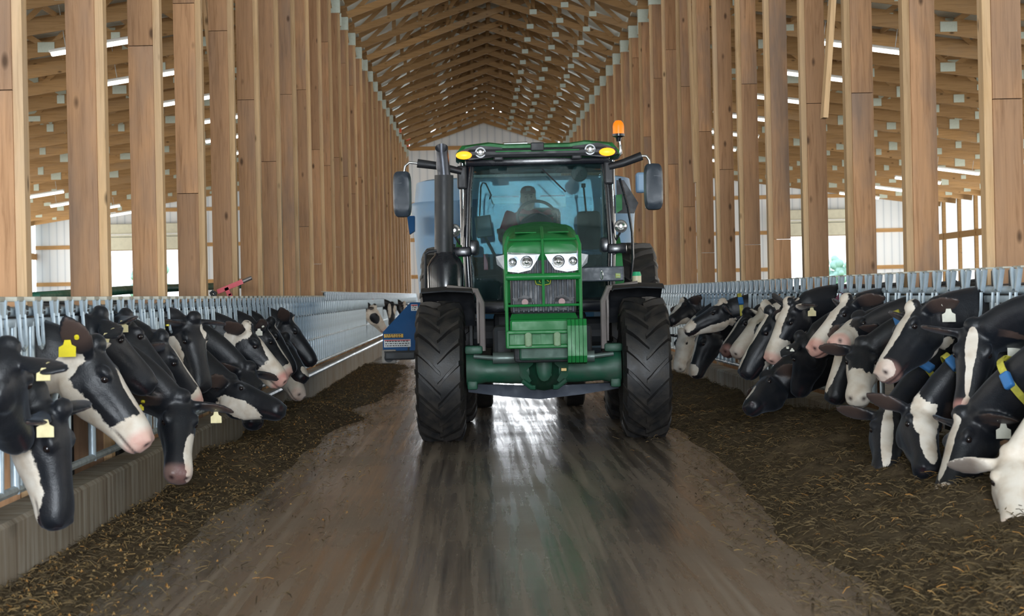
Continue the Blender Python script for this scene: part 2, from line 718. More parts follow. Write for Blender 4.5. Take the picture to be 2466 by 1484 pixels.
slab(((XL-0.35, 7.30), (XC, 7.50+hw*0.52)), 0.05, 'ceiling', M_ROOF)
slab(((XC, 7.50+hw*0.52), (XR+0.35, 7.30)), 0.05, 'ceiling', M_ROOF)
slab(((XL-0.05, 7.29), (WL-0.5, 7.29-PITCH*(XL-WL+0.45))), 0.05, 'ceiling', M_ROOF)
slab(((XR+0.05, 7.29), (WR+0.5, 7.29-PITCH*(WR-XR+0.45))), 0.05, 'ceiling', M_ROOF)
# purlins over the aisles
for side in (-1, 1):
    xi = XL if side < 0 else XR
    n = (XL-WL) if side < 0 else (WR-XR)
    b = MB()
    d = 0.4
    while d < n:
        b.box((xi+side*d, 52, 7.24-PITCH*d), (0.04, 53, 0.09))
        d += 0.9
    o = b.build('trim_%d' % (1 if side < 0 else 2), M_TRUSS)
    o['kind'] = 'structure'


# end wall with its three openings
def zroof(x):
    if x < XL: return 7.2-PITCH*(XL-x)
    if x > XR: return 7.2-PITCH*(x-XR)
    return 7.4+(hw-abs(x-XC))*0.52


DOORS = [(-15.2, -11.0, 3.42), (-1.95, 2.9, 4.35), (11.9, 15.3, 3.42)]
b = MB()
xs = sorted({WL, WR, XL, XR, XC} | {d[0] for d in DOORS} | {d[1] for d in DOORS})
for x0, x1 in zip(xs[:-1], xs[1:]):
    xm = (x0+x1)/2
    z0 = 0.0
    for a, c_, h in DOORS:
        if a < xm < c_: z0 = h
    e = 1e-3
    b.prism([(x0, YEND, z0), (x1, YEND, z0), (x1, YEND, zroof(x1-e)), (x0, YEND, zroof(x0+e))], (0, 0.05, 0))
tag(b.build('wall_end', M_WALL), kind='structure')
b = MB()
for x0, x1 in zip([WL, -2.3, XC, 3.2], [-2.3, XC, 3.2, WR]):
    z0 = 4.9 if -2.4 < x0 < 3.1 else 0.0
    b.prism([(x0, -10, z0), (x1, -10, z0), (x1, -10, zroof(x1)), (x0, -10, zroof(x0))], (0, 0.05, 0))
tag(b.build('wall_front', M_WALL), kind='structure')  # unseen wall, added so less bright sky reflects in the windshield
b = MB()
for z in (0.75, 2.15, 3.6, 5.0, 7.2):
    segs = [(WL, WR)]
    if z > 5.5: segs = [(XL, XR)]
    elif z > 4.3: segs = [(WL+3.2, XL), (XL, XR), (XR, WR-3.2)]
    for a, c_, h in DOORS:
        if z < h+0.12:
            segs = [q for s_ in segs for q in ((s_[0], min(s_[1], a)), (max(s_[0], c_), s_[1])) if q[1]-q[0] > 0.1]
    for s_ in segs:
        b.box(((s_[0]+s_[1])/2, YEND-0.03, z), (s_[1]-s_[0], 0.06, 0.15))
for a, c_, h in DOORS:
    for x in (a-0.08, c_+0.08):
        b.box((x, YEND-0.05, (h+0.6)/2), (0.16, 0.10, h+0.6))
    b.box(((a+c_)/2, YEND-0.05, h+0.09), (c_-a, 0.10, 0.18))
tag(b.build('trim_3', M_GIRT), kind='structure')
# rolled-up overhead doors above the side openings
for i, (a, c_, h) in enumerate((DOORS[0], DOORS[2])):
    r = empty('door_%d' % (i+1), ((a+c_)/2, YEND-0.35, 0))
    r['kind'] = 'structure'
    b = MB()
    for q in range(2):
        b.rbox((0, 0, h+0.27+q*0.52), (c_-a, 0.06, 0.5), 0.02)
    b.build('door_panel', plain('cream_door_panel', (0.72, 0.70, 0.55), 0.5), r)
    MB().box((0, -0.1, h+0.62), (c_-a+0.2, 0.08, 0.06)).build('door_track', plain('pale_door_track', (0.8, 0.8, 0.76), 0.4), r)

# sidewalls: curtains between posts
for side, x, nm in ((-1, WL, 'left'), (1, WR, 'right')):
    z1 = 7.2-PITCH*(XL-WL if side < 0 else WR-XR)-0.2
    tag(MB().box((x+side*0.1, 34.3, 0.35), (0.15, 88.6, 0.7)).build('wall_%s_base' % nm, M_CURB), kind='structure')
    tag(MB().box((x+side*0.06, 34.3, (0.7+z1)/2), (0.02, 88.6, z1-0.7)).build('wall_%s' % nm, M_CURTAIN), kind='structure')
    b = MB()
    y = 8.0
    while y < YEND:
        b.box((x, y, z1/2), (0.14, 0.19, z1))
        y += BAY
    b.box((x-side*0.02, 38, 3.25), (0.05, 82, 0.24))
    b.box((x-side*0.02, 38, 0.8), (0.05, 82, 0.14))
    b.box((x-side*0.02, 38, z1-0.1), (0.08, 82, 0.22))
    tag(b.build('trim_%d' % (4 if side < 0 else 5), M_GIRT), kind='structure')


# fluorescent lamps hung under the aisle trusses
def lamp(x, y, z, lab, L=1.5, pitch=0.0):
    r = empty('fluorescent_lamp', (x, y, z))
    r.rotation_euler = (0, pitch, 0)
    MB().rbox((0, 0, 0.05), (L, 0.16, 0.06), 0.02).build('housing', plain('white_lamp_housing', (0.75, 0.76, 0.74), 0.4), r)
    b = MB()
    b.cyl((-L/2+0.03, -0.04, 0), (L/2-0.03, -0.04, 0), 0.036, n=10)
    b.cyl((-L/2+0.03, 0.04, 0), (L/2-0.03, 0.04, 0), 0.036, n=10)
    b.build('tube', M_TUBE, r, smooth=True)
    b = MB()
    for q in (-L*0.35, L*0.35): b.cyl((q, 0, 0.07), (q, 0, 1.0), 0.006, n=6)
    b.build('hanger', M_GALV2, r)
    tag(r, lab, 'ceiling lamp', 'fluorescent lamps under the roof')


def zlow(x):
    return (6.56-PITCH*(XL-x) if x < 0 else 6.56-PITCH*(x-XR))-0.22


for k in range(9):
    lamp(-6.25, 34.1+4.88*k, zlow(-6.25), '%s lit tube lamp from the front in the inner row over the left aisle' % ORD[k].capitalize(), 1.9, -PITCH)
for k in range(8):
    lamp(7.15, 36.7+4.88*k, zlow(7.15), '%s lit tube lamp from the front in the inner row over the right aisle' % ORD[k].capitalize(), 1.9, PITCH)
for k in range(4):
    lamp(-13.4, 61.7+4.88*k-(0.6 if k == 3 else 0), zlow(-13.4), '%s lit tube lamp from the front in the outer row over the left aisle' % ORD[k].capitalize(), 1.5, -PITCH)
for k in range(4):
    lamp(14.25, 59.0+4.88*k, zlow(14.25), '%s lit tube lamp from the front in the outer row over the right aisle' % ORD[k].capitalize(), 1.5, PITCH)

# orange marker ribbons tied under the trusses, far left
M_ORANGE = plain('orange_ribbon', (0.9, 0.16, 0.05), 0.6)
for i, (px, py, Y) in enumerate(((961, 310, 67.5), (983, 327, 75.2), (980, 345, 75.3))):
    p = at(px, py, Y)
    b = MB().rbox((0, 0, 0), (0.16, 0.2, 0.26), 0.012)
    tag(b.build('marker_ribbon', M_ORANGE, loc=p), ('Highest orange marker at the far top of the left-hand posts',
        'Smallest orange marker beside the far left truss ends', 'Lowest orange marker at the far top of the left-hand posts')[i], 'ribbon', 'orange markers at the truss ends')

# outside: grass and trees beyond the far doors
m = NT('grass')
v = m.coords()
s1 = m.noise(v, 0.8, 5)
m.set(col=m.ramp(s1, [(0.3, (0.10, 0.22, 0.03)), (0.7, (0.22, 0.36, 0.07))]), rough=0.9)
tag(MB().box((0, 165, -0.1), (260, 170, 0.1)).build('ground', m.mat), kind='structure')
M_LEAF = plain('hazed_tree_leaves', (0.42, 0.60, 0.50), 0.8, 0, 0.5, 2.0)  # leaf colour paled to stand for haze in the bright outdoors
for i, (x, yy, h) in enumerate(((-43, 210, 5.2), (-33, 200, 4.2), (-37, 225, 6.0), (37, 205, 4.6))):
    r = empty('tree', (x, yy, 0))
    b = MB()
    for q in range(34):
        a = R.uniform(0, 6.28)
        rad = R.uniform(0, h*0.42)
        z = R.uniform(0.35, 0.95)*h
        b.ball((rad*math.cos(a), rad*math.sin(a), z), R.uniform(0.06, 0.12)*h, 8, 6)
    b.build('crown', M_LEAF, r, smooth=True)
    MB().cyl((0, 0, 0), (0, 0, h*0.6), 0.3, 0.15).build('trunk', M_TRUSS, r)
    tag(r, ('Leafy tree outside, leftmost seen through the left far door', 'Smaller leafy tree outside, rightmost through the left far door',
            'Tallest leafy tree outside behind the left far door', 'Leafy tree outside beyond the right far door')[i], 'tree')

# ------------------------------------------------------------------ headlock fences
FXL, FXR = -2.35, 3.26
PER = BAY/6
SKIPBAR = []      # (side, y) filled before the fences are built: the openings that hold a neck


def fence_parts(kind):
    """meshes of one headlock panel, alley side = -x for the left-hand run's mirror; built along +y from 0"""
    P = {}
    b = MB(); b.cyl((0, 0.03, 1.345), (0, BAY-0.03, 1.345), 0.026, n=10); P['top_rail'] = (b, M_GALV)
    b = MB(); b.rbox((0.005, BAY/2, 1.287), (0.03, BAY-0.08, 0.046), 0.008); P['lock_rail'] = (b, M_GALV)
    b = MB(); b.cyl((0, 0.03, 0.80), (0, BAY-0.03, 0.80), 0.02, n=8); P['hinge_rail'] = (b, M_GALV2)
    b = MB(); b.cyl((0, 0.03, 0.44), (0, BAY-0.03, 0.44), 0.024, n=8); P['bottom_rail'] = (b, M_GALV2)
    # one latch: plate, lid, hook
    b = MB()
    if kind == 'tall':
        for q in (-1, 1):
            b.beam((0.03, q*0.085, 1.475), (0.035, q*0.028, 1.345), 0.03, 0.028, up=(1, 0, 0))
        b.prism([(0.015, -0.09, 1.47), (0.015, 0.09, 1.47), (0.02, 0.03, 1.33), (0.02, -0.03, 1.33)], (0.012, 0, 0))
        P['latch_plate'] = (b, M_GALV)
        b = MB(); b.rbox((-0.005, PER/2, 1.415), (0.035, 0.10, 0.11), 0.01); P['stop'] = (b, M_DARKGAP)
        b = MB(); b.box((0.0, 0, 1.482), (0.055, 0.19, 0.012)); P['lid'] = (b, M_TAB)
    else:
        b.prism([(0.035, -0.085, 1.395), (0.035, 0.085, 1.395), (0.04, 0.045, 1.315), (0.04, -0.045, 1.315)], (0.012, 0, 0))
        for q in (-1, 1):
            b.beam((0.045, q*0.075, 1.40), (0.045, q*0.042, 1.31), 0.02, 0.02, up=(1, 0, 0))
        P['latch_plate'] = (b, M_GALV)
        b = MB(); b.rbox((0.0, PER/2+0.05, 1.35), (0.05, 0.07, 0.055), 0.012); P['stop'] = (b, M_DARKGAP)
        b = MB(); b.rbox((0.01, 0, 1.408), (0.075, 0.16, 0.026), 0.006); P['lid'] = (b, M_TAB)
    b = MB()
    b.tube([(0.05, -0.06, 1.33), (0.055, -0.06, 1.22), (0.06, -0.045, 1.17), (0.06, 0.0, 1.15), (0.06, 0.045, 1.17), (0.055, 0.06, 1.22), (0.05, 0.06, 1.33)], 0.011, n=6)
    P['hook'] = (b, M_GALV)
    b = MB(); b.tube([(0, 0, 1.29), (0, 0, 0.42)], 0.024, n=10); P['neck_bar'] = (b, M_GALV)
    b = MB(); b.tube([(0, 0.06, 1.29), (0.0, 0.05, 0.95), (0, -0.10, 0.80), (0, -0.12, 0.44)], 0.021, n=10); P['swing_bar'] = (b, M_GALV)
    return P


def build_fences():
    cache = {}
    for side, fx, y0, n in ((-1, FXL, YL0-BAY, nL), (1, FXR, YR0-BAY, nR)):
        for k in range(n+1):
            Y = y0+BAY*k+0.15
            kind = 'low' if (side < 0 and Y < 29.0) else 'tall'
            far = Y > 41
            r = empty('headlock_panel', (fx, Y, 0))
            mir = 1 if side < 0 else -1
            key = (kind, side)
            if key not in cache:
                P = fence_parts(kind)
                ms = {}
                for nm, (b, mt) in P.items():
                    if mir < 0: b.v = [(-p[0], p[1], p[2]) for p in b.v]
                    ob = b.build(nm, mt, None, smooth=True)
                    ms[nm] = ob.data
                    bpy.data.objects.remove(ob)
                fb = MB()
                for nm, (b, mt) in P.items():
                    offs = [0.0] if nm.endswith('rail') else [PER*(i+0.5) for i in range(6)]
                    if nm == 'swing_bar': offs = [q-PER*0.5 for q in offs]
                    fb.mi = 1 if nm in ('stop',) else 0
                    for o_ in offs:
                        fb.add([(p[0], p[1]+o_, p[2]) for p in b.v], b.f)
                ob = fb.build('fence', [M_GALV, M_DARKGAP], None, smooth=True)
                ms['far'] = ob.data
                bpy.data.objects.remove(ob)
                cache[key] = ms
            ms = cache[key]

            def put(nm, dy, mesh=None):
                o = bpy.data.objects.new(nm, mesh or ms[nm])
                COL.objects.link(o)
                o.parent = r
                o.location = (0, dy, 0)
            if far:
                COL.objects.unlink(r)
                bpy.data.objects.remove(r)
                r = bpy.data.objects.new('headlock_panel', ms['far'])
                COL.objects.link(r)
                r.location = (fx, Y, 0)
            else:
                for nm in ('top_rail', 'lock_rail', 'hinge_rail', 'bottom_rail'): put(nm, 0)
                for i in range(6):
                    c_ = PER*(i+0.5)
                    for nm in ('latch_plate', 'lid', 'hook', 'stop'): put(nm, c_)
                    yy = Y+c_
                    if not any(s_ == side and abs(y_-yy) < 0.15 for s_, y_ in SKIPBAR): put('neck_bar', c_)
                    yy = Y+c_-PER*0.5
                    if not any(s_ == side and abs(y_-yy) < 0.15 for s_, y_ in SKIPBAR): put('swing_bar', c_-PER*0.5)
            tag(r, '%s galvanised headlock panel from the camera on the %s feed curb' % (ORD[k].capitalize(), 'left-hand' if side < 0 else 'right-hand'),
                'cattle headlock', 'headlock panels along the %s curb' % ('left' if side < 0 else 'right'))
    # feed pipe along the far left curb
    b = MB().tube([(-2.2, 20, 0.37), (-2.2, 77, 0.37)], 0.03, n=8)
    tag(b.build('curb_pipe', M_GALV), 'Shiny galvanised pipe lying along the top of the left curb', 'pipe')
# ------------------------------------------------------------------ Holstein cows
m = NT('holstein_coat')
def _attr(nm):
    q = m.n('ShaderNodeAttribute')
    q.attribute_name = nm
    return q
v = m.coords()
nz = m.noise(v, 34.0, 4, 0.65)
nz2 = m.noise(v, 9.0, 3, 0.5)
fine = m.noise(v, 150.0, 3, 0.6)
def _m(op, a, b):
    q = m.n('ShaderNodeMath', operation=op)
    for i, x in enumerate((a, b)):
        if isinstance(x, (int, float)): q.inputs[i].default_value = x
        else: m.l(x, q.inputs[i])
    return q.outputs[0]
co = _attr('coat').outputs['Fac']
sumv = _m('ADD', co, _m('ADD', _m('MULTIPLY', _m('SUBTRACT', nz, 0.5), 0.34), _m('MULTIPLY', _m('SUBTRACT', nz2, 0.5), 0.42)))
iswhite = m.mapr(sumv, -0.025, 0.025, 0.0, 1.0)
blackc = m.ramp(nz2, [(0.35, (0.006, 0.008, 0.012)), (0.7, (0.013, 0.013, 0.016))])
whitec = m.ramp(nz2, [(0.3, (0.56, 0.46, 0.36)), (0.55, (0.70, 0.63, 0.54)), (0.8, (0.75, 0.70, 0.63))])
c = m.mix(iswhite, blackc, whitec)
c = m.mix(_attr('pink').outputs['Fac'], c, m.ramp(nz2, [(0.3, (0.62, 0.28, 0.24)), (0.7, (0.72, 0.44, 0.36))]))
c = m.mix(_attr('tan').outputs['Fac'], c, (0.085, 0.055, 0.045))
c = m.mix(_attr('dark').outputs['Fac'], c, (0.03, 0.012, 0.014))
m.set(col=c, rough=m.mapr(iswhite, 0, 1, 0.42, 0.65), spec=0.4, sheen=0.12)
m.b.inputs['Sheen Roughness'].default_value = 0.4
m.b.inputs['Sheen Tint'].default_value = (0.45, 0.55, 0.7, 1)
m.bump(_m('ADD', fine, _m('MULTIPLY', nz, 1.4)), 0.22, 0.006)
M_COAT = m.mat
M_EYE = plain('cow_eye', (0.012, 0.008, 0.008), 0.08, 0, 0)
M_TAGY = plain('yellow_ear_tag', (0.86, 0.72, 0.03), 0.45, 0, 0.25, 20)
M_TAGC = plain('cream_ear_tag', (0.74, 0.64, 0.34), 0.5, 0, 0.4, 20)
M_TAGW = plain('white_ear_tag', (0.80, 0.79, 0.68), 0.5, 0, 0.35, 20)
M_COLY = plain('yellow_collar_strap', (0.55, 0.50, 0.06), 0.6, 0, 0.5, 14, (0.06, 0.07, 0.04))
M_COLB = plain('blue_collar_box', (0.04, 0.17, 0.42), 0.4)
M_TAGINK = plain('tag_ink', (0.03, 0.03, 0.03), 0.7)

HEAD = [  # u from the poll, dorsal w, ventral w, half width, bottom narrowing
    (-0.045, -0.045, -0.130, 0.055, 0.1), (-0.02, -0.004, -0.19, 0.088, 0.2), (0.02, 0.008, -0.245, 0.102, 0.25), (0.07, 0.006, -0.290, 0.112, 0.32),
    (0.13, 0.008, -0.306, 0.119, 0.42), (0.18, 0.004, -0.296, 0.114, 0.46), (0.235, -0.004, -0.284, 0.104, 0.46), (0.30, -0.010, -0.256, 0.093, 0.40),
    (0.36, -0.015, -0.232, 0.087, 0.30), (0.42, -0.020, -0.214, 0.089, 0.20), (0.465, -0.027, -0.207, 0.093, 0.12), (0.50, -0.038, -0.198, 0.090, 0.10),
    (0.532, -0.058, -0.178, 0.073, 0.1), (0.55, -0.085, -0.148, 0.038, 0.1)]


def sell(hw, top, bot, narrow, n=22, e=0.82):
    pts = []
    zc = (top+bot)/2
    h = (top-bot)/2
    for i in range(n):
        t = 2*math.pi*i/n
        cx, sz = math.cos(t), math.sin(t)
        x = hw*math.copysign(abs(cx)**e, cx)
        z = zc+h*math.copysign(abs(sz)**e, sz)
        lf = max(0.0, -sz)
        x *= 1-narrow*lf
        pts.append((x, z))
    return pts


def bez(a, b, c, d, t):
    q = 1-t
    return a*(q*q*q)+b*(3*q*q*t)+c*(3*q*t*t)+d*(t*t*t)


W_, B_ = 1, -1
JAW = (W_, (0.27, 0, -0.225), (0.34, 0.2, 0.07))
MUZ = (W_, (0.50, 0, -0.10), (0.13, 0.2, 0.14))
BLAZE = (W_, (0.30, 0, 0.0), (0.30, 0.035, 0.06))
THROAT = (W_, (0.02, 0, -0.24), (0.12, 0.2, 0.12))
ALLW = (W_, (0.25, 0, -0.1), (0.6, 0.4, 0.4))
COWS = []


QUEUE = []


def cow(*a, **k):
    QUEUE.append((a, k))


def build_cow(label, side, P, M, X, heading=None, toward=True, blobs=(), pink=0.0, vox=0.015, ears=((-0.15, -0.12), (-0.15, -0.12)), earw=(0, 0), tags=(), collar=0,
        by=0.0, tongue=0, eardark=1, roll=0.0, group=None, bwhite=(), mouth=0.0):
    fwd = Vector((-side, 0, 0))
    xr = at(P[0], P[1], 1.0).x
    Y = X/xr
    poll = at(P[0], P[1], Y)
    L = 0.54
    m0 = at(M[0], M[1], Y)
    d = m0-poll
    flat = math.hypot(d.x, d.z)
    sc = 1.0
    if flat < L*0.995:
        dy = math.sqrt(L*L-flat*flat)*(-1 if toward else 1)
        for _ in range(6):
            m1 = at(M[0], M[1], Y+dy)
            fl = math.hypot(m1.x-poll.x, m1.z-poll.z)
            dy = math.copysign(math.sqrt(max(L*L-fl*fl, 0.0)), dy)
        muz = at(M[0], M[1], Y+dy)
    else:
        sc = min(flat/L, 1.16)
        muz = m0
    u = (muz-poll).normalized()
    h = Vector(heading) if heading else fwd
    h = h.normalized()
    ref = Vector((0, 0, 1))*0.8+h
    w = (ref-u*ref.dot(u)).normalized()
    if roll: w = Matrix.Rotation(roll, 3, u) @ w
    vv = u.cross(w).normalized()
    HM = Matrix((u, vv, w)).transposed()
    org = poll

    def hp(a, b_, c_): return org+(u*a+vv*b_+w*c_)*sc
    mb = MB()
    rr = []
    for (a, tp, bt, hw_, nr) in HEAD:
        bt2 = bt - (mouth if 0.30 < a < 0.52 else 0)
        rr.append([hp(a, x, z) for x, z in sell(hw_, tp, bt2, nr)])
    mb.rings(rr)
    # brow and cheek masses, poll
    for q in (-1, 1):
        mb.ball(hp(0.135, q*0.088, -0.036), (0.050*sc, 0.034*sc, 0.034*sc), 10, 7, HM)
        mb.ball(hp(0.10, q*0.075, -0.18), (0.10*sc, 0.042*sc, 0.095*sc), 10, 7, HM)
        mb.ball(hp(0.516, q*0.044, -0.078), (0.031*sc, 0.030*sc, 0.031*sc), 8, 6, HM)
    mb.ball(hp(-0.012, 0, 0.004), (0.055*sc, 0.066*sc, 0.044*sc), 10, 7, HM)
    # ears
    earpts = []
    for q, (bk, dr) in zip((-1, 1), ears):
        e = (vv*q+u*bk+w*dr).normalized()
        base = hp(0.012, q*0.085, -0.052)
        wd = (w-e*w.dot(e)).normalized()
        wd = (wd*0.9+u*0.25).normalized()
        nn = e.cross(wd).normalized()
        rr = []
        for (t, hw_, th) in ((0.0, 0.036, 0.028), (0.20, 0.058, 0.023), (0.45, 0.078, 0.018), (0.70, 0.070, 0.016), (0.90, 0.040, 0.014), (1.0, 0.012, 0.010)):
            cc = base+e*(0.26*sc*t)-wd*(0.014*sc*t)+nn*(0.03*sc*t*t)
            rr.append([cc+wd*(hw_*sc*math.cos(2*math.pi*i/12))+nn*(th*sc*math.sin(2*math.pi*i/12)) for i in range(12)])
        mb.rings(rr)
        earpts.append((base, e, wd, nn))
    # neck and trunk
    fx = (FXL if side < 0 else FXR)
    bx = fx+side*0.62
    hb = hp(0.04, 0, -0.135)
    chest = Vector((bx, by, 1.10))
    back = (Vector((fx+side*0.25, by, 1.10))-hb)
    dist = (chest-hb).length
    d0 = (-u*0.55+back.normalized()*0.75).normalized()
    c1 = hb+d0*min(0.42, dist*0.38)
    c2 = chest+fwd*min(0.40, dist*0.42)
    spine = []
    rr = []
    NR = 11
    for k in range(NR):
        t = k/(NR-1)
        p = bez(hb, c1, c2, chest, t)
        tg = bez(hb, c1, c2, chest, min(t+0.02, 1))-bez(hb, c1, c2, chest, max(t-0.02, 0))
        tg.normalize()
        upv = (w*(1-t)+Vector((0, 0, 1))*t)
        upv = (upv-tg*upv.dot(tg)).normalized()
        lat = tg.cross(upv).normalized()
        hw_ = 0.102+(0.20-0.102)*t**1.5
        hh = 0.155+(0.33-0.155)*t**1.15
        if k == 0: hw_, hh = 0.07, 0.105
        rr.append([p+lat*x+upv*z for x, z in sell(hw_, hh, -hh*(1.08+0.2*math.sin(math.pi*t)), 0.35, 20, 0.95)])
        spine.append((p.copy(), tg.copy(), upv.copy(), lat.copy(), hw_, hh))
    mb.rings(rr)
    rr = []
    for (dx, hw_, tp, bt) in ((-0.12, 0.10, 1.28, 0.85), (0.0, 0.22, 1.40, 0.70), (0.25, 0.27, 1.42, 0.62), (0.7, 0.31, 1.40, 0.58), (1.15, 0.31, 1.40, 0.62), (1.5, 0.27, 1.42, 0.74),
                              (1.75, 0.20, 1.38, 0.88), (1.86, 0.09, 1.28, 1.0)):
        rr.append([Vector((bx+side*dx, by+x, z)) for x, z in sell(hw_, tp, bt, 0.12, 20, 0.9)])
    mb.rings(rr)
    for (dx, q, hind) in ((0.12, -1, 0), (0.12, 1, 0), (1.55, -1, 1), (1.55, 1, 1)):
        yy = by+q*0.16
        xx = bx+side*dx
        if hind:
            mb.tube([(xx, yy, 1.05), (xx-side*0.08, yy, 0.78), (xx+side*0.10, yy, 0.50), (xx+side*0.06, yy, 0.22), (xx+side*0.02, yy, 0.09), (xx-side*0.03, yy, 0.005)], [0.17, 0.13, 0.065, 0.045, 0.05, 0.065], 12)
        else:
            mb.tube([(xx, yy, 0.95), (xx+side*0.03, yy, 0.70), (xx, yy, 0.46), (xx, yy, 0.22), (xx, yy, 0.09), (xx-side*0.03, yy, 0.005)], [0.13, 0.10, 0.06, 0.042, 0.048, 0.062], 12)
    mb.tube([(bx+side*1.84, by, 1.33), (bx+side*1.93, by, 1.20), (bx+side*1.93, by, 0.85), (bx+side*1.92, by, 0.55)], [0.03, 0.022, 0.018, 0.03], 8)

    base = Vector((bx+side*0.5, by, 0.0))
    me = mb.mesh('cow_raw')
    ob = bpy.data.objects.new('cow_raw', me)
    COL.objects.link(ob)
    md = ob.modifiers.new('r', 'REMESH')
    md.mode = 'VOXEL'
    md.voxel_size = vox
    md2 = ob.modifiers.new('s', 'SMOOTH')
    md2.factor = 0.5
    md2.iterations = 3
    dg = bpy.context.evaluated_depsgraph_get()
    dg.update()
    ev = ob.evaluated_get(dg)
    new = bpy.data.meshes.new_from_object(ev)
    bpy.data.objects.remove(ob)
    bpy.data.meshes.remove(me)
    n = len(new.vertices)
    co = np.empty(n*3)
    new.vertices.foreach_get('co', co)
    co = co.reshape(-1, 3)
    no = np.empty(n*3)
    new.vertex_normals.foreach_get('vector', no)
    no = no.reshape(-1, 3)
    H = np.array(HM)
    loc = (co-np.array(org)) @ H/sc
    # nostrils, mouth line, eye sockets, jaw groove
    hd = (loc[:, 0] > -0.06) & (np.abs(loc[:, 1]) < 0.142) & (loc[:, 2] > -0.335) & (loc[:, 2] < 0.05) & (loc[:, 0] < 0.60)
    al = np.abs(loc[:, 1])
    nost = np.exp(-(((loc[:, 0]-0.530)/0.020)**2+((al-0.047)/0.015)**2+((loc[:, 2]+0.086)/0.019)**2))*hd
    mline = -0.158+0.05*np.clip((0.52-loc[:, 0])/0.16, 0, 1)**2*-0.3
    mth = np.exp(-((loc[:, 2]-mline)/0.008)**2)*np.clip((loc[:, 0]-0.37)/0.04, 0, 1)*hd
    sock = np.exp(-(((loc[:, 0]-0.160)/0.034)**2+((loc[:, 2]+0.052)/0.022)**2))*hd*(al > 0.06)
    groove = np.exp(-(((loc[:, 0]-0.28)/0.09)**2+((loc[:, 2]+0.105)/0.02)**2))*hd*(al > 0.03)
    disp = -0.016*nost-0.007*mth-0.008*sock-0.005*groove
    co2 = co+no*(disp*sc)[:, None]
    # unbent coat coordinates: head frame, else distance along the neck and trunk
    rest = loc*np.array([1.0, 0.89, 0.82])
    sp = np.array([np.array(q[0]) for q in spine]+[np.array(chest+Vector((side*q, 0, 0))) for q in (0.5, 1.0, 1.5, 2.0)])
    cum = np.concatenate([[0], np.cumsum(np.linalg.norm(np.diff(sp, axis=0), axis=1))])
    dd = ((co[:, None, :]-sp[None, :, :])**2).sum(2)
    ni = dd.argmin(1)
    outside = ~hd
    rest[outside, 0] = -cum[ni[outside]]
    dz = co-sp[ni]
    rest[outside, 1] = (dz[:, 1])[outside]
    rest[outside, 2] = (dz[:, 2])[outside]-0.1
    f = -np.ones(n)
    for (sg, c_, r_) in list(blobs)+list(bwhite):
        q = 1-np.sqrt((((rest-np.array(c_))/np.array(r_))**2).sum(1))
        f = np.maximum(f, q) if sg > 0 else np.minimum(f, -q)
    f = np.clip(f, -1, 1)
    tan = np.zeros(n)
    for i, (bp_, e, wd, nn) in enumerate(earpts):
        rel = co-np.array(bp_)
        t = rel @ np.array(e)/(0.26*sc)
        rad = np.linalg.norm(rel-np.outer(t*0.26*sc, np.array(e)), axis=1)
        off = np.abs(rel @ np.array(nn)-0.03*sc*t*t)
        isear = (t > 0.16) & (t < 1.1) & (rad < 0.095*sc) & (off < 0.030*sc)
        f[isear] = 0.6 if earw[i] == 1 else -0.6
        if earw[i] == 2: f[isear] = (0.55-t[isear])*1.5
        front = (no @ np.array(u)) > 0.25
        tan[isear & front] = 0.75*np.clip((t[isear & front]-0.1)*3, 0, 1)
    mz = 1-np.sqrt(((loc[:, 0]-0.555)/0.115)**2+((loc[:, 2]+0.10)/0.16)**2)
    pk = np.clip(mz*3.0, 0, 1)*hd*pink
    dark = np.clip(nost*1.6, 0, 1)+np.clip(mth*0.8, 0, 0.8)
    if pink < 0.2:
        f = np.where(hd & (mz > 0.15) & (pink < 0), -1, f)
    new.vertices.foreach_set('co', (co2-np.array(base)).ravel())
    for nm, arr in (('coat', f), ('pink', np.clip(pk, 0, 1)), ('tan', tan), ('dark', np.clip(dark, 0, 1))):
        a = new.attributes.new(nm, 'FLOAT', 'POINT')
        a.data.foreach_set('value', arr.astype(np.float32))
    new.polygons.foreach_set('use_smooth', [True]*len(new.polygons))
    new.materials.clear()
    new.materials.append(M_COAT)
    new.update()
    new.name = 'cow'
    o = bpy.data.objects.new('cow', new)
    COL.objects.link(o)
    o.location = base
    tag(o, label, 'cow', group)
    for q in (-1, 1):
        b = MB().ball(hp(0.160, q*0.0945, -0.052)-base, 0.0205*sc, 14, 10)
        b.build('eye', M_EYE, o, smooth=True)
    # tags: (ear index, material key, size)
    for (ei, mk, sz) in tags:
        bp_, e, wd, nn = earpts[ei]
        mt = {'y': M_TAGY, 'c': M_TAGC, 'w': M_TAGW}[mk[0]]
        out = nn if nn.y < 0 else -nn
        c_ = bp_+e*(0.15*sc)-base
        b = MB()
        b.cyl(c_+out*0.012, c_+out*0.026, 0.013, n=10)
        face = out.copy()
        if abs(face.y) < 0.4: face = Vector((face.x*0.5, -0.9, 0)).normalized()
        face.z *= 0.3
        face.normalize()
        rgt = face.cross(Vector((0, 0, 1))).normalized()
        upz = rgt.cross(face).normalized()
        low = wd if wd.z < 0 else -wd
        t0 = c_+out*0.024+low*(0.045*sc if len(mk) == 1 else 0.012)
        hw_, hh = 0.036*sz, 0.075*sz
        poly = [(-0.35*hw_, 0.0), (0.35*hw_, 0.0), (0.5*hw_, -0.28*hh), (hw_, -0.42*hh), (hw_, -hh), (-hw_, -hh), (-hw_, -0.42*hh), (-0.5*hw_, -0.28*hh)]
        b.prism([t0+rgt*x+upz*z for x, z in poly], face*0.004)
        tg_ = b.build('ear_tag', mt, o)
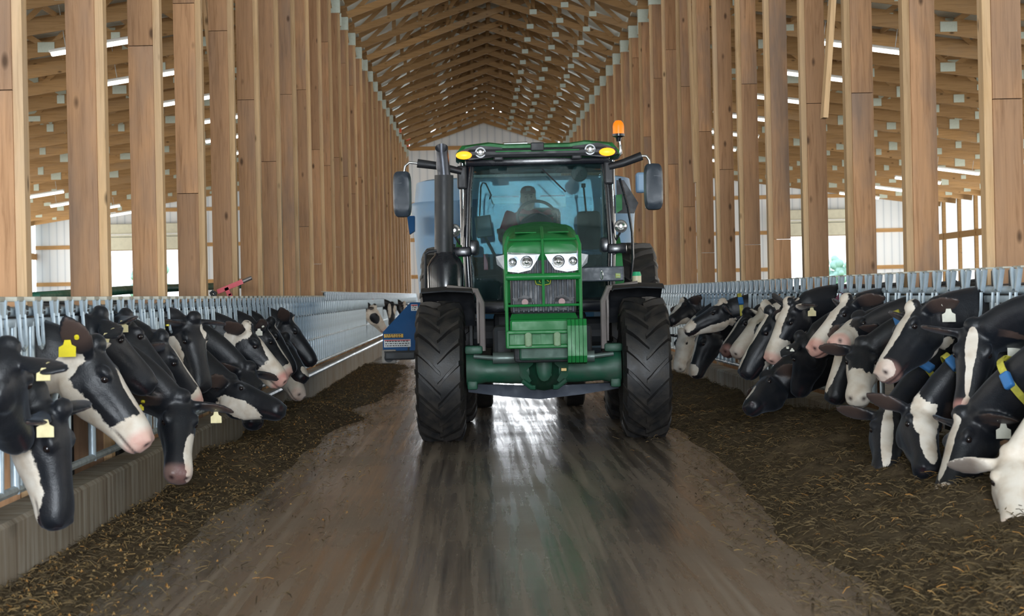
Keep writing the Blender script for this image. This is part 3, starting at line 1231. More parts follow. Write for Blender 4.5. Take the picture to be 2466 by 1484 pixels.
        if len(mk) > 1:
            tx = bpy.data.curves.new('tag_number', 'FONT')
            tx.body = mk[1:]
            tx.size = 0.05*sz
            tx.align_x = 'CENTER'
            tmp = bpy.data.objects.new('tmp', tx)
            COL.objects.link(tmp)
            dg = bpy.context.evaluated_depsgraph_get()
            dg.update()
            tm = bpy.data.meshes.new_from_object(tmp.evaluated_get(dg))
            bpy.data.objects.remove(tmp)
            tm.materials.clear()
            tm.materials.append(M_TAGINK)
            to = bpy.data.objects.new('tag_number', tm)
            COL.objects.link(to)
            to.parent = tg_
            rg = -rgt if rgt.x < 0 else rgt
            to.matrix_local = Matrix.Translation(t0+face*0.006-upz*(0.92*hh)) @ Matrix((rg, upz, rg.cross(upz))).transposed().to_4x4()
    if collar:
        k = collar
        p, tg, upv, lat, hw_, hh = spine[k]
        ring = [p-base+lat*(x*1.06)+upv*(z*1.06) for x, z in sell(hw_+0.012, hh+0.012, -(hh+0.012)*(1.08+0.2*math.sin(math.pi*k/(NR-1))), 0.33, 28, 0.95)]
        b = MB()
        n_ = len(ring)
        vs_ = []
        for i in range(n_):
            for dt, ex in ((-0.022, 0.0), (0.022, 0.0), (0.022, 0.007), (-0.022, 0.007)):
                rad = (ring[i]-(p-base)).normalized()
                vs_.append(ring[i]+tg*dt+rad*ex)
        fs = []
        for i in range(n_):
            j = (i+1) % n_
            for q in range(4):
                fs.append((i*4+q, j*4+q, j*4+(q+1) % 4, i*4+(q+1) % 4))
        b.add(vs_, fs)
        st = b.build('collar', M_COLY, o)
        i0 = min(range(n_), key=lambda i: ring[i].y*1.0-ring[i].z*0.25)
        cpt = ring[i0]
        rad = (cpt-(p-base)).normalized()
        tan_ = tg.cross(rad).normalized()
        MB().rbox(cpt+rad*0.022, (0.062, 0.042, 0.10), 0.012, Matrix((tg, rad, tan_)).transposed()).build('collar_transponder', M_COLB, st)
    t_f = 0.6
    for q in spine:
        if side*(q[0].x-fx) > -0.12 and side*(q[0].x-fx) < 0.14: SKIPBAR.append((side, q[0].y))
    COWS.append(o)
    return o


# ---- left-hand row, nearest first (they face right)
cow('Nearest cow at the left picture edge, black, turned away with its ear out', -1, (22, 838), (70, 1035), -2.12, (0.5, 1, 0), False, vox=0.013,
    ears=((-0.05, -0.02), (-0.05, -0.02)), tags=((1, 'c', 0.85),))
cow('Lowest black cow at left, muzzle below the curb top, white throat', -1, (150, 990), (190, 1266), -1.98, (1, -0.35, 0), True, vox=0.013,
    blobs=((W_, (0.27, 0, -0.205), (0.26, 0.2, 0.125)),), tags=((1, 'c', 1.1),), ears=((-0.2, 0.1), (0.15, 0.25)))
cow('Big white-jawed cow at left with a large bright yellow ear tag', -1, (236, 832), (393, 1046), -2.05, (1, -0.05, 0), False, vox=0.012,
    blobs=((W_, (0.33, 0, 0.01), (0.19, 0.045, 0.05)), (W_, (0.49, 0, -0.10), (0.13, 0.2, 0.13)), (W_, (0.20, 0, -0.225), (0.42, 0.2, 0.085)), (W_, (-0.01, 0, -0.17), (0.07, 0.2, 0.15))),
    pink=0.75, tags=((1, 'y', 1.25),), ears=((-0.2, 0.05), (-0.9, 0.35)), earw=(1, 0))
cow('Black cow behind the yellow-tagged big cow, facing away, ear with a pale button', -1, (245, 758), (392, 905), -2.22, (1, 0.55, 0), False, vox=0.014,
    ears=((0.0, -0.1), (0.35, -0.15)), tags=((1, 'c', 0.8),))
cow('Black cow with a broad cream flap tag, second of the dark pair facing away', -1, (306, 763), (440, 915), -2.25, (1, 0.6, 0), False, vox=0.014,
    ears=((0.0, -0.1), (0.35, -0.1)), tags=((1, 'c', 1.0),))
cow('Black cow at left with a thin white face stripe and a pink nose', -1, (392, 812), (505, 950), -2.1, (1, 0.1, 0), False, vox=0.014,
    blobs=((W_, (0.30, 0, 0.0), (0.28, 0.04, 0.035)), (W_, (0.50, 0, -0.08), (0.09, 0.2, 0.10)), (W_, (0.42, 0, -0.17), (0.12, 0.06, 0.03))), pink=0.7, ears=((-0.1, -0.1), (-0.5, -0.1)))
cow('Black cow at left with head hung down and ears spread, white patch beside its muzzle', -1, (437, 958), (438, 1136), -1.86, (0.45, -1, 0), True, vox=0.013,
    blobs=((W_, (0.40, -0.07, -0.06), (0.17, 0.06, 0.10)),), ears=((0.0, 0.1), (0.0, 0.1)), tags=((0, 'c', 0.95), (1, 'y', 0.5)), pink=0.25)
cow('Brownish black cow at left with white cheek patch and yellow ring in its ear', -1, (468, 768), (508, 932), -2.12, (0.8, -0.75, 0), True, vox=0.014,
    blobs=((W_, (0.20, -0.09, -0.10), (0.17, 0.09, 0.085)), (W_, (0.10, -0.05, -0.03), (0.07, 0.035, 0.04)), (W_, (0.2, 0.09, -0.15), (0.13, 0.06, 0.07))), tags=((1, 'y', 0.45),), ears=((0.0, 0.05), (0.0, 0.12)))
cow('Cow at left with a big black cheek patch, white lower face and open pink mouth', -1, (597, 788), (707, 902), -2.02, (1, -0.12, 0), True, vox=0.012, pink=0.95, mouth=0.015,
    blobs=((W_, (0.36, 0, 0.0), (0.25, 0.07, 0.07)), (W_, (0.47, 0, -0.1), (0.17, 0.2, 0.16)), (W_, (0.18, 0, -0.24), (0.45, 0.2, 0.085)), (W_, (-0.03, 0, -0.16), (0.14, 0.25, 0.20)),
           (B_, (0.17, 0.09, -0.10), (0.135, 0.07, 0.095)), (B_, (0.17, -0.09, -0.10), (0.135, 0.07, 0.095))), ears=((-0.3, 0.0), (-0.55, 0.05)), earw=(0, 0), tags=((0, 'w', 0.9),))
cow('Dark cow behind the open-mouthed cow, white blaze ending in a pink nostril', -1, (636, 783), (717, 888), -2.05, (1, 0.1, 0), False, vox=0.015, pink=0.8,
    blobs=((W_, (0.30, 0, 0.0), (0.27, 0.05, 0.05)), (W_, (0.50, 0, -0.08), (0.09, 0.2, 0.09))), tags=((1, 'w', 0.9),), ears=((-0.2, 0.2), (-0.4, 0.3)))
cow('Black cow in the left row wearing a white numbered ear tag', -1, (655, 776), (728, 884), -2.1, (1, 0.0, 0), False, vox=0.016,
    blobs=((W_, (0.06, 0, 0.0), (0.05, 0.03, 0.04)),), tags=((1, 'w707', 1.1),), ears=((-0.2, 0.2), (-0.2, -0.1)))
cow('Fully black cow farthest along the left group, long profile with a white poll streak', -1, (699, 765), (776, 862), -2.08, (1, 0, 0), False, vox=0.015,
    blobs=((W_, (0.06, 0, 0.015), (0.10, 0.04, 0.02)),), ears=((-0.3, 0.3), (-0.5, 0.3)))
cow('Black cow lowered under the white-tagged one, white rim beside its mouth', -1, (690, 812), (752, 902), -2.02, (1, -0.1, 0), True, vox=0.016,
    blobs=((W_, (0.47, 0, -0.03), (0.06, 0.1, 0.03)),))
cow('Black cow stretched low and level under the open-mouthed cow, pale jaw', -1, (560, 912), (694, 962), -1.98, (1, -0.15, 0), True, vox=0.014,
    blobs=((W_, (0.18, 0, -0.17), (0.22, 0.2, 0.065)),))
cow('Black-nosed cow hanging its head to the feed below the open-mouthed cow', -1, (602, 885), (628, 1012), -1.93, (0.7, -0.7, 0), True, vox=0.015,
    blobs=((W_, (0.05, 0, -0.2), (0.2, 0.2, 0.12)),))
cow('Tan-muzzled cow reaching down to the curb beyond the left group', -1, (700, 852), (742, 944), -1.98, (1, -0.2, 0), True, vox=0.016, pink=0.3,
    blobs=((W_, (0.45, 0, -0.1), (0.2, 0.2, 0.2)),))
cow('Far cow with white face and black eye patch, by the blue mixer chute', -1, (903, 738), (938, 792), -2.15, (1, -0.1, 0), False, vox=0.02, pink=0.4,
    blobs=((W_, (0.3, 0, -0.1), (0.4, 0.2, 0.2)), (B_, (0.2, 0.08, -0.1), (0.12, 0.06, 0.08)), (B_, (0.2, -0.08, -0.1), (0.12, 0.06, 0.08))))
cow('Far black and white cow facing the camera, middle of the three by the blue chute', -1, (944, 732), (946, 782), -2.1, (0.3, -1, 0), True, vox=0.02,
    blobs=((W_, (0.15, -0.07, -0.03), (0.12, 0.05, 0.07)), (W_, (0.15, 0.06, -0.02), (0.22, 0.04, 0.06))))
cow('Farthest white-faced cow in the left row, partly behind the blue chute', -1, (974, 730), (985, 770), -2.1, (1, -0.6, 0), True, vox=0.024,
    blobs=((W_, (0.3, 0, 0.0), (0.4, 0.08, 0.12)),), pink=0.4)

# ---- right-hand row, nearest first (they face left)
cow('White-faced cow cut by the right picture edge, head hanging to the feed', 1, (2436, 1092), (2448, 1256), 2.72, (-0.35, -1, 0), True, vox=0.013, pink=0.35,
    blobs=(ALLW, (B_, (0.16, -0.09, -0.05), (0.04, 0.04, 0.03)), (B_, (0.30, -0.08, -0.06), (0.05, 0.04, 0.03))), earw=(1, 1))
cow('Black cow nosing the feed at lower right, white drop tag and blue collar box', 1, (2312, 1000), (2240, 1190), 2.78, (-1, -0.25, 0), True, vox=0.012,
    blobs=((W_, (0.20, 0, 0.0), (0.27, 0.035, 0.045)), (W_, (0.50, 0, -0.06), (0.07, 0.1, 0.05))), tags=((0, 'w', 1.15),), collar=3, ears=((-0.15, -0.45), (-0.3, 0.1)), pink=0.3)
cow('Black cow at right facing the camera with a narrow white blaze and pink nose', 1, (2345, 788), (2322, 985), 2.95, (-0.45, -1, 0), True, vox=0.012, pink=0.7,
    blobs=((W_, (0.13, 0.0, 0.0), (0.14, 0.032, 0.06)), (W_, (0.30, 0.0, 0.0), (0.18, 0.018, 0.05)), (W_, (0.5, 0, -0.05), (0.07, 0.03, 0.06))), tags=((0, 'w', 1.3),), ears=((-0.1, -0.25), (-0.1, -0.1)))
cow('Large black cow in profile at right, broad white stripe from poll to nose, white tag', 1, (2196, 742), (2098, 880), 2.78, (-1, -0.2, 0), True, vox=0.012, pink=0.3,
    blobs=((W_, (0.22, 0, 0.01), (0.34, 0.055, 0.05)), (W_, (0.51, 0, -0.06), (0.06, 0.1, 0.06)), (W_, (0.08, 0, -0.25), (0.12, 0.1, 0.04))), tags=((0, 'w', 1.15),), ears=((-0.35, -0.15), (-0.3, 0.2)), collar=0)
cow('Black cow with wide head sunk in the feed, narrow white blaze, ears level', 1, (2140, 985), (2133, 1116), 2.66, (-0.15, -1, 0), True, vox=0.013,
    blobs=((W_, (0.28, 0, 0.0), (0.32, 0.035, 0.06)),), ears=((-0.1, 0.0), (-0.1, 0.0)), collar=3, tags=((0, 'w', 0.9),))
cow('Cow at right with a broad white blaze running down into the feed, blue collar box', 1, (2222, 972), (2252, 1112), 2.72, (0.25, -1, 0), True, vox=0.013,
    blobs=((W_, (0.12, 0, 0.0), (0.20, 0.075, 0.10)), (W_, (0.34, 0, 0.0), (0.22, 0.05, 0.06))), collar=3, ears=((-0.2, 0.0), (-0.2, 0.0)))
cow('Black cow with a long white forehead stripe pointing straight down, right row', 1, (2035, 800), (1974, 955), 2.82, (-1, -0.15, 0), True, vox=0.013,
    blobs=((W_, (0.22, 0, 0.005), (0.38, 0.075, 0.05)), (W_, (-0.02, 0, -0.02), (0.08, 0.06, 0.06))), ears=((-0.5, -0.1), (-0.4, 0.1)))
cow('Cow with black forehead and white cheeks facing the camera under the large striped cow', 1, (2078, 826), (2062, 938), 2.78, (-0.3, -1, 0), True, vox=0.013,
    blobs=((W_, (0.47, 0, -0.12), (0.22, 0.2, 0.2)), (W_, (0.25, 0.1, -0.14), (0.2, 0.05, 0.1)), (W_, (0.25, -0.1, -0.14), (0.2, 0.05, 0.1))), collar=3)
cow('White-faced cow with a black patch round its eye and pink nose, head raised', 1, (2036, 722), (1937, 822), 2.92, (-1, -0.3, 0), True, vox=0.012, pink=0.85,
    blobs=((W_, (0.30, 0, 0.01), (0.42, 0.07, 0.08)), (W_, (0.45, 0, -0.12), (0.17, 0.2, 0.2)), (W_, (0.25, 0, -0.22), (0.3, 0.2, 0.06)),
           (B_, (0.17, -0.10, -0.10), (0.15, 0.075, 0.10)), (B_, (0.17, 0.10, -0.10), (0.15, 0.06, 0.10))), ears=((-0.6, -0.2), (-0.5, 0.1)))
cow('Small-looking cow behind the long-striped one, pink nose, black cheek, white ear', 1, (2066, 762), (1999, 800), 2.93, (-1, -0.8, 0), True, vox=0.014, pink=0.8,
    blobs=((W_, (0.45, 0, -0.1), (0.17, 0.2, 0.2)), (W_, (0.3, 0, 0.0), (0.2, 0.03, 0.05)), (W_, (0.2, 0, -0.24), (0.2, 0.1, 0.05))), earw=(1, 0))
cow('White-faced cow with black cheek, spotted ear and pale tag, nose pale pink', 1, (1898, 730), (1834, 860), 2.78, (-0.9, -0.55, 0), True, vox=0.012, pink=0.8,
    blobs=((W_, (0.30, 0.02, 0.0), (0.45, 0.075, 0.12)), (W_, (0.47, 0, -0.12), (0.17, 0.2, 0.2)), (W_, (0.33, 0, -0.2), (0.2, 0.2, 0.06)),
           (B_, (0.14, -0.105, -0.09), (0.12, 0.055, 0.11))), earw=(2, 0), tags=((0, 'c', 1.0),), ears=((-0.35, 0.12), (-0.2, 0.1)))
cow('All-black cow with lowered head turned from the camera, between two white-faced cows', 1, (1925, 812), (1900, 935), 2.74, (-0.8, 0.5, 0), False, vox=0.014,
    ears=((-0.1, 0.0), (0.2, 0.1)), tags=((0, 'w', 0.5),))
cow('Cow with black nose and forehead, white jaw line, diagonal profile in the right row', 1, (1852, 752), (1763, 890), 2.68, (-1, -0.1, 0), True, vox=0.012,
    blobs=((W_, (0.18, 0, 0.005), (0.34, 0.05, 0.022)), (W_, (0.46, 0, -0.015), (0.12, 0.04, 0.022)), (W_, (0.12, 0, -0.22), (0.36, 0.2, 0.095)), (W_, (0.02, 0, -0.19), (0.09, 0.2, 0.15))), ears=((-0.5, 0.0), (-0.3, 0.3)), earw=(0, 1))
cow('Cream-muzzled cow with a pinkish brow and one black eye patch', 1, (1836, 748), (1753, 838), 2.88, (-0.9, -0.5, 0), True, vox=0.014, pink=0.25,
    blobs=(ALLW, (B_, (0.18, -0.09, -0.07), (0.09, 0.05, 0.06)), (B_, (0.05, 0, -0.25), (0.12, 0.2, 0.08))), earw=(1, 1))
cow('Black cow with a slim white nose line, third from the tractor in the right row', 1, (1797, 752), (1727, 836), 2.88, (-1, -0.2, 0), True, vox=0.015, pink=0.4,
    blobs=((W_, (0.32, 0, 0.0), (0.24, 0.03, 0.03)),))
cow('Dark cow with a slate neck and brown-white throat, next the tractor wheel', 1, (1738, 728), (1640, 780), 2.9, (-1, -0.2, 0), True, vox=0.015,
    blobs=((W_, (0.3, 0, -0.2), (0.4, 0.2, 0.07)), (W_, (0.46, 0, -0.06), (0.1, 0.1, 0.06)), (W_, (0.0, 0, 0.0), (0.1, 0.06, 0.06))), collar=2)
cow('Black cow with head down at the feed beside the tractor, thin white face edge', 1, (1688, 790), (1650, 902), 2.82, (-1, -0.25, 0), True, vox=0.015,
    blobs=((W_, (0.25, 0, 0.01), (0.32, 0.03, 0.03)), (W_, (0.47, 0, -0.05), (0.08, 0.1, 0.06))))
cow('Black head nearly buried in feed below the diagonal-profile cow', 1, (1842, 905), (1786, 962), 2.55, (-1, -0.3, 0), True, vox=0.015,
    blobs=((W_, (0.40, 0, 0.0), (0.17, 0.03, 0.03)),))
cow('White and black cow just right of the tractor tyre, farthest of that group', 1, (1644, 724), (1604, 762), 2.95, (-1, -0.5, 0), True, vox=0.018,
    blobs=((W_, (0.2, 0, 0.0), (0.3, 0.06, 0.07)), (W_, (0.4, 0, -0.2), (0.25, 0.1, 0.07))))
cow('White-legged cow head lowered against the tractor tyre on the right', 1, (1640, 800), (1622, 885), 2.8, (-0.8, -0.6, 0), True, vox=0.017,
    blobs=(ALLW, (B_, (0.1, 0.08, -0.08), (0.12, 0.08, 0.1))), earw=(0, 0))
# every trunk gets its own width of fence; the necks bend to where the heads are
for sd in (-1, 1):
    idx = [i for i, (a, k) in enumerate(QUEUE) if a[1] == sd]
    want = {i: QUEUE[i][0][4]/at(QUEUE[i][0][2][0], QUEUE[i][0][2][1], 1.0).x for i in idx}
    idx.sort(key=lambda i: want[i])
    pos = [want[i] for i in idx]
    for _ in range(400):
        for j in range(len(pos)-1):
            g = pos[j+1]-pos[j]
            if g < 0.66:
                pos[j] -= (0.66-g)/2
                pos[j+1] += (0.66-g)/2
        for j in range(len(pos)):
            pos[j] += (want[idx[j]]-pos[j])*0.01
    for j, i in enumerate(idx): QUEUE[i][1]['by'] = pos[j]
for a, k in QUEUE: build_cow(*a, **k)
build_fences()
# ------------------------------------------------------------------ tractor
GREEN = plain('green_tractor_paint', (0.015, 0.20, 0.045), 0.38, 0, 0.35, 5, (0.03, 0.13, 0.06), coat=0.0, spec=0.22)
GREEND = plain('dusty_green_casting', (0.013, 0.088, 0.048), 0.5, 0, 0.7, 6, (0.05, 0.07, 0.055), bump=0.15)
BLACKP = plain('black_plastic', (0.014, 0.016, 0.020), 0.5, 0, 0.4, 10, (0.05, 0.05, 0.055))
BLACKG = plain('gloss_black_steel', (0.010, 0.012, 0.018), 0.22, 0, 0.2, 5, coat=0.15)
SLATE = plain('slate_plastic', (0.028, 0.040, 0.058), 0.45, 0, 0.4, 14, (0.10, 0.115, 0.13))
DARKM = plain('grimy_engine_metal', (0.03, 0.035, 0.04), 0.6, 0, 0.6, 9, (0.06, 0.055, 0.05), bump=0.2)
CHROME = plain('chrome', (0.72, 0.74, 0.76), 0.12, 0.95, 0.15, 8)
TIRE = plain('tyre_rubber', (0.016, 0.016, 0.017), 0.5, 0, 0.75, 7, (0.055, 0.045, 0.036), bump=0.25)
RIMM = plain('dusty_wheel_rim', (0.34, 0.29, 0.24), 0.55, 0.1, 0.6, 7, (0.16, 0.13, 0.10))
YEL = plain('yellow_decal', (0.50, 0.46, 0.06), 0.6, 0, 0.1, spec=0.1)
LENS = plain('clear_lamp_lens', (0.36, 0.41, 0.46), 0.2, 0.1, 0.5, 18, (0.16, 0.19, 0.22), spec=0.08)
REFL = plain('lamp_reflector', (0.85, 0.86, 0.88), 0.12, 0.9, 0.35, 40, (0.25, 0.25, 0.27))
DARKTRIM = plain('cab_trim', (0.05, 0.055, 0.055), 0.6, 0, 0.3, 8)
SEATM = plain('seat_cloth', (0.075, 0.075, 0.065), 0.85, 0, 0.4, 20)
REDP = plain('red_paint', (0.50, 0.012, 0.03), 0.4, 0, 0.4, 9)
WHITEP = plain('white_sticker', (0.72, 0.74, 0.74), 0.5, 0, 0.2, 20)
CREAM = plain('cream_plastic', (0.66, 0.58, 0.40), 0.5, 0, 0.3)
AXG = plain('silver_tie_rod', (0.12, 0.16, 0.145), 0.45, 0.3, 0.5)
PINKL = plain('pale_pink_lamp', (0.50, 0.34, 0.34), 0.5, 0, 0.1, spec=0.1)

def cab_glass(name, tint, film, lo, hi, refl):
    m = NT(name)
    gl = m.n('ShaderNodeBsdfGlossy')
    gl.inputs['Roughness'].default_value = 0.03
    gl.inputs['Color'].default_value = (0.9, 1, 1, 1)
    tp = m.n('ShaderNodeBsdfTransparent')
    tp.inputs[0].default_value = (*tint, 1)
    df = m.n('ShaderNodeBsdfDiffuse')
    df.inputs[0].default_value = (*film, 1)
    dn = m.noise(m.coords((1, 1, 1)), 5.0, 6, 0.7)
    m1 = m.n('ShaderNodeMixShader')
    m.l(m.mapr(dn, 0.35, 0.75, lo, hi), m1.inputs[0])
    m.l(tp.outputs[0], m1.inputs[1]); m.l(df.outputs[0], m1.inputs[2])
    m2 = m.n('ShaderNodeMixShader')
    lw = m.n('ShaderNodeLayerWeight')
    lw.inputs[0].default_value = 0.25
    m.l(m.mapr(lw.outputs['Fresnel'], 0, 1, 0.02, refl), m2.inputs[0])
    m.l(m1.outputs[0], m2.inputs[1]); m.l(gl.outputs[0], m2.inputs[2])
    m.l(m2.outputs[0], m.out.inputs[0])
    return m.mat


GLASS = cab_glass('tinted_windshield_glass', (0.46, 0.57, 0.60), (0.09, 0.17, 0.165), 0.04, 0.16, 0.5)
GLASS2 = cab_glass('clear_side_glass', (0.86, 0.96, 0.95), (0.2, 0.3, 0.3), 0.0, 0.05, 0.6)

TX, TY, TYAW = 0.635, 18.98, -0.021
tr_ = empty('tractor', (TX, TY, 0), TYAW, 'Green farm tractor with lit amber lamps driving towards the camera in the feed alley', 'tractor')
TINV = (Matrix.Translation((TX, TY, 0)) @ Matrix.Rotation(TYAW, 4, 'Z')).inverted()


def T(px, py, yl):
    """tractor coordinates of the point behind a point of the photograph, yl metres behind the front axle"""
    p = TINV @ at(px, py, TY+yl)
    return Vector((p.x, yl, p.z))


def tyre(name, cx, cyy, Rr, wd, nl, lugh, sgn, rim_r):
    """carcass with chevron lugs, then a rim"""
    b = MB()
    h = wd/2
    rc = Rr-lugh
    prof = [(-h*0.80, rim_r), (-h*0.98, rim_r+0.06), (-h*1.0, rc-0.16), (-h*0.97, rc-0.06), (-h*0.86, rc-0.015), (-h*0.5, rc+0.0), (0, rc+0.006),
            (h*0.5, rc+0.0), (h*0.86, rc-0.015), (h*0.97, rc-0.06), (h*1.0, rc-0.16), (h*0.98, rim_r+0.06), (h*0.80, rim_r)]
    b.lathe(prof, (0, 0, 0), 'X', 60)
    pr = lambda x: np.interp(abs(x)/h, [0, 0.5, 0.86, 0.97, 1.02], [rc+0.004, rc, rc-0.015, rc-0.05, rc-0.10])
    for sd in (-1, 1):
        for i in range(nl):
            a0 = 2*math.pi*(i+(0.5 if sd > 0 else 0))/nl
            top, bot = [], []
            L = []
            for t in (-0.06, 0.12, 0.35, 0.6, 0.82, 0.95, 1.02):
                x = sd*h*t
                a = a0+sgn*(0.62*max(t, 0)**0.85)*(0.40/Rr)
                wl = (0.034+0.016*t)/Rr
                r0 = float(pr(x))-0.012
                r1 = min(float(pr(x))+lugh, Rr) if t < 0.9 else float(pr(x))+lugh*0.55
                L.append((x, a, wl, r0, r1))
            rr = []
            for (x, a, wl, r0, r1) in L:
                ring = []
                for (da, r) in ((-wl*0.65, r0), (wl*0.65, r0), (wl*0.45, r1), (-wl*0.45, r1)):
                    ring.append((x, (r)*math.cos(a+da)*-1, r*math.sin(a+da)))
                rr.append(ring)
            b.rings(rr)
    o = b.build(name, TIRE, tr_, smooth=True, loc=(cx, cyy, Rr-0.012))
    sd = -1 if cx > 0 else 1       # inner face points to the middle
    r = MB()
    r.lathe([(-h*0.8, rim_r+0.012), (-h*0.74, rim_r-0.02), (-h*0.3, rim_r-0.05), (0.0, rim_r-0.06), (0.02, 0.18), (0.05, 0.16), (0.08, 0.10), (0.08, 0.02)], (0, 0, 0), 'X', 36)
    r.lathe([(h*0.8, rim_r+0.012), (h*0.74, rim_r-0.02), (h*0.3, rim_r-0.05), (0.0, rim_r-0.06)], (0, 0, 0), 'X', 36)
    r.build('rim', RIMM, o, smooth=True)
    return o


tyre('front_tire', -0.975, 0, 0.672, 0.45, 19, 0.058, 1, 0.36)
tyre('front_tire', 0.955, 0, 0.672, 0.45, 19, 0.058, 1, 0.36)
tyre('rear_tire', -0.985, 2.77, 0.965, 0.56, 22, 0.05, 1, 0.50)
tyre('rear_tire', 0.985, 2.77, 0.965, 0.56, 22, 0.05, 1, 0.50)

# front fenders
for s_ in (-1, 1):
    cx = s_*0.905
    b = MB()
    rr = []
    for i in range(15):
        a = math.radians(72+i*5.4)
        q = []
        for (dx, r) in ((-0.25, 0.765), (-0.24, 0.795), (0.0, 0.81), (0.24, 0.795), (0.25, 0.765), (0.235, 0.783), (0.0, 0.797), (-0.235, 0.783)):
            q.append((cx+dx, -r*math.cos(a), 0.66+r*math.sin(a)))
        rr.append(q)
    b.rings(rr)
    xi = cx-s_*0.30
    fo = b.build('front_fender', BLACKP, tr_, smooth=True)
    b = MB()
    b.prism([(xi, -0.10, 1.44), (xi, 0.30, 1.40), (xi, 0.30, 0.92), (xi, -0.02, 0.92), (xi, -0.15, 1.2)], (s_*0.02, 0, 0))
    b.tube([(xi-s_*0.03, -0.1, 0.85), (xi-s_*0.03, -0.1, 1.30), (xi+s_*0.02, -0.1, 1.42), (cx, -0.1, 1.455)], 0.03, 8)
    b.build('fender_bracket', plain('dusty_fender_bracket', (0.22, 0.19, 0.18), 0.6, 0, 0.5, 5, (0.10, 0.085, 0.075)), fo, smooth=True)

# hood
def hood_ring(y, hw_, z0, z1, rr_=0.11, crown=0.03):
    P = [(-hw_, z0)]
    for i in range(7):
        a = math.pi-i*math.pi/12
        P.append((-hw_+rr_+rr_*math.cos(a), z1-rr_+rr_*math.sin(a)))
    for i in range(1, 6):
        t = i/6
        x = (-hw_+rr_)+(2*hw_-2*rr_)*t
        P.append((x, z1+crown*math.sin(math.pi*t)))
    for i in range(7):
        a = math.pi/2-i*math.pi/12
        P.append((hw_-rr_+rr_*math.cos(a), z1-rr_+rr_*math.sin(a)))
    P.append((hw_, z0))
    return [(x, y, z) for x, z in P]


b = MB()
b.rings([hood_ring(-0.80, 0.315, 1.74, 1.83, 0.07, 0.015), hood_ring(-0.77, 0.328, 1.70, 1.872, 0.10, 0.02), hood_ring(-0.62, 0.334, 1.30, 1.915, 0.12), hood_ring(-0.2, 0.34, 1.25, 1.965, 0.13),
         hood_ring(0.4, 0.35, 1.22, 2.03, 0.14), hood_ring(1.05, 0.375, 1.22, 2.075, 0.15)])
hood = b.build('hood', GREEN, tr_, smooth=True)
b = MB()
for s_ in (-1, 1):
    b.rbox((s_*0.15, -0.30, 1.978), (0.20, 0.62, 0.012), 0.005, Matrix.Rotation(0.105, 3, 'X'))
b.build('hood_panel', GREEN, hood)

# engine bay and chassis
b = MB()
b.rbox((0, 0.2, 1.0), (0.56, 1.9, 0.5), 0.04)
b.rbox((0, 1.6, 0.80), (0.62, 2.6, 0.50), 0.05)
b.rbox((-0.36, 0.9, 0.85), (0.25, 0.7, 0.45), 0.05)
b.rbox((0.36, 0.9, 0.85), (0.25, 0.7, 0.45), 0.05)
b.rbox((0, 2.77, 0.95), (1.0, 0.5, 0.5), 0.06)
b.cyl((-0.72, 2.77, 0.96), (0.72, 2.77, 0.96), 0.16)
b.build('chassis', DARKM, tr_)
# grille
gc = -0.775
b = MB()
b.rbox((0, gc+0.06, 1.475), (0.60, 0.10, 0.56), 0.03)
gr = b.build('grille', BLACKP, tr_)
b = MB()
for i in range(13):
    x = -0.27+i*0.045
    b.rbox((x, gc-0.005, 1.475), (0.018, 0.025, 0.53), 0.006)
b.build('slats', SLATE, gr)
# headlights
for s_ in (-1, 1):
    f = lambda q: [((s_*x), -0.80, z) for x, z in q]
    outer = [(0.02, 1.745), (0.325, 1.765), (0.33, 1.59), (0.22, 1.575), (0.11, 1.60), (0.055, 1.68)]
    MB().prism(f(outer), (0, 0.06, 0)).build('headlight_bezel', BLACKG, tr_)
    inner = [(0.060, 1.728), (0.19, 1.735), (0.318, 1.745), (0.32, 1.608), (0.22, 1.595), (0.125, 1.612), (0.085, 1.665)]
    hl = MB().prism([(x, -0.83, z) for x, _, z in f(inner)], (0, 0.05, 0)).build('headlight', LENS, tr_)
    b = MB()
    for cx, r in ((0.145, 0.052), (0.275, 0.036)):
        b.lathe([(0.0, r), (0.012, r*0.98), (0.012, r*0.86), (0.004, r*0.5), (0.016, r*0.18), (0.016, 0.002)], (s_*cx, -0.831, 1.672), 'Y', 20)
        b.v = [(p[0], -1.662-p[1] if False else p[1], p[2]) for p in b.v]
    b.v = [(p[0], -0.831-(p[1]+0.831), p[2]) for p in b.v]
    b.build('lamp', REFL, hl, smooth=True)
    b = MB()
    for cx, r in ((0.145, 0.052), (0.275, 0.036)):
        n = 20
        b.tube([(s_*cx+r*math.cos(6.2832*i/n), -0.845, 1.672+r*math.sin(6.2832*i/n)) for i in range(n+1)], 0.005, 6)
    b.build('lamp_ring', BLACKG, hl, smooth=True)
    # side marker blades seen beyond the hood
    b = MB().prism([(s_*0.335, -0.60, 1.75), (s_*0.43, -0.45, 1.735), (s_*0.42, -0.45, 1.66), (s_*0.345, -0.6, 1.60)], (0, 0.02, 0))
    b.build('side_headlight', LENS, tr_)
    # small lamps low in the grille
    b = MB()
    b.prism([(s_*0.08, -0.80, 1.30), (s_*0.26, -0.80, 1.31), (s_*0.285, -0.80, 1.345), (s_*0.10, -0.80, 1.34)], (0, 0.04, 0))
    b.cyl((s_*0.17, -0.80, 1.30), (s_*0.17, -0.77, 1.30), 0.07, n=20)
    w2 = b.build('lamp_housing', BLACKP, tr_)
    MB().cyl((s_*0.168, -0.822, 1.305), (s_*0.168, -0.80, 1.305), 0.03, n=20).build('round_lamp', PINKL, w2, smooth=True)

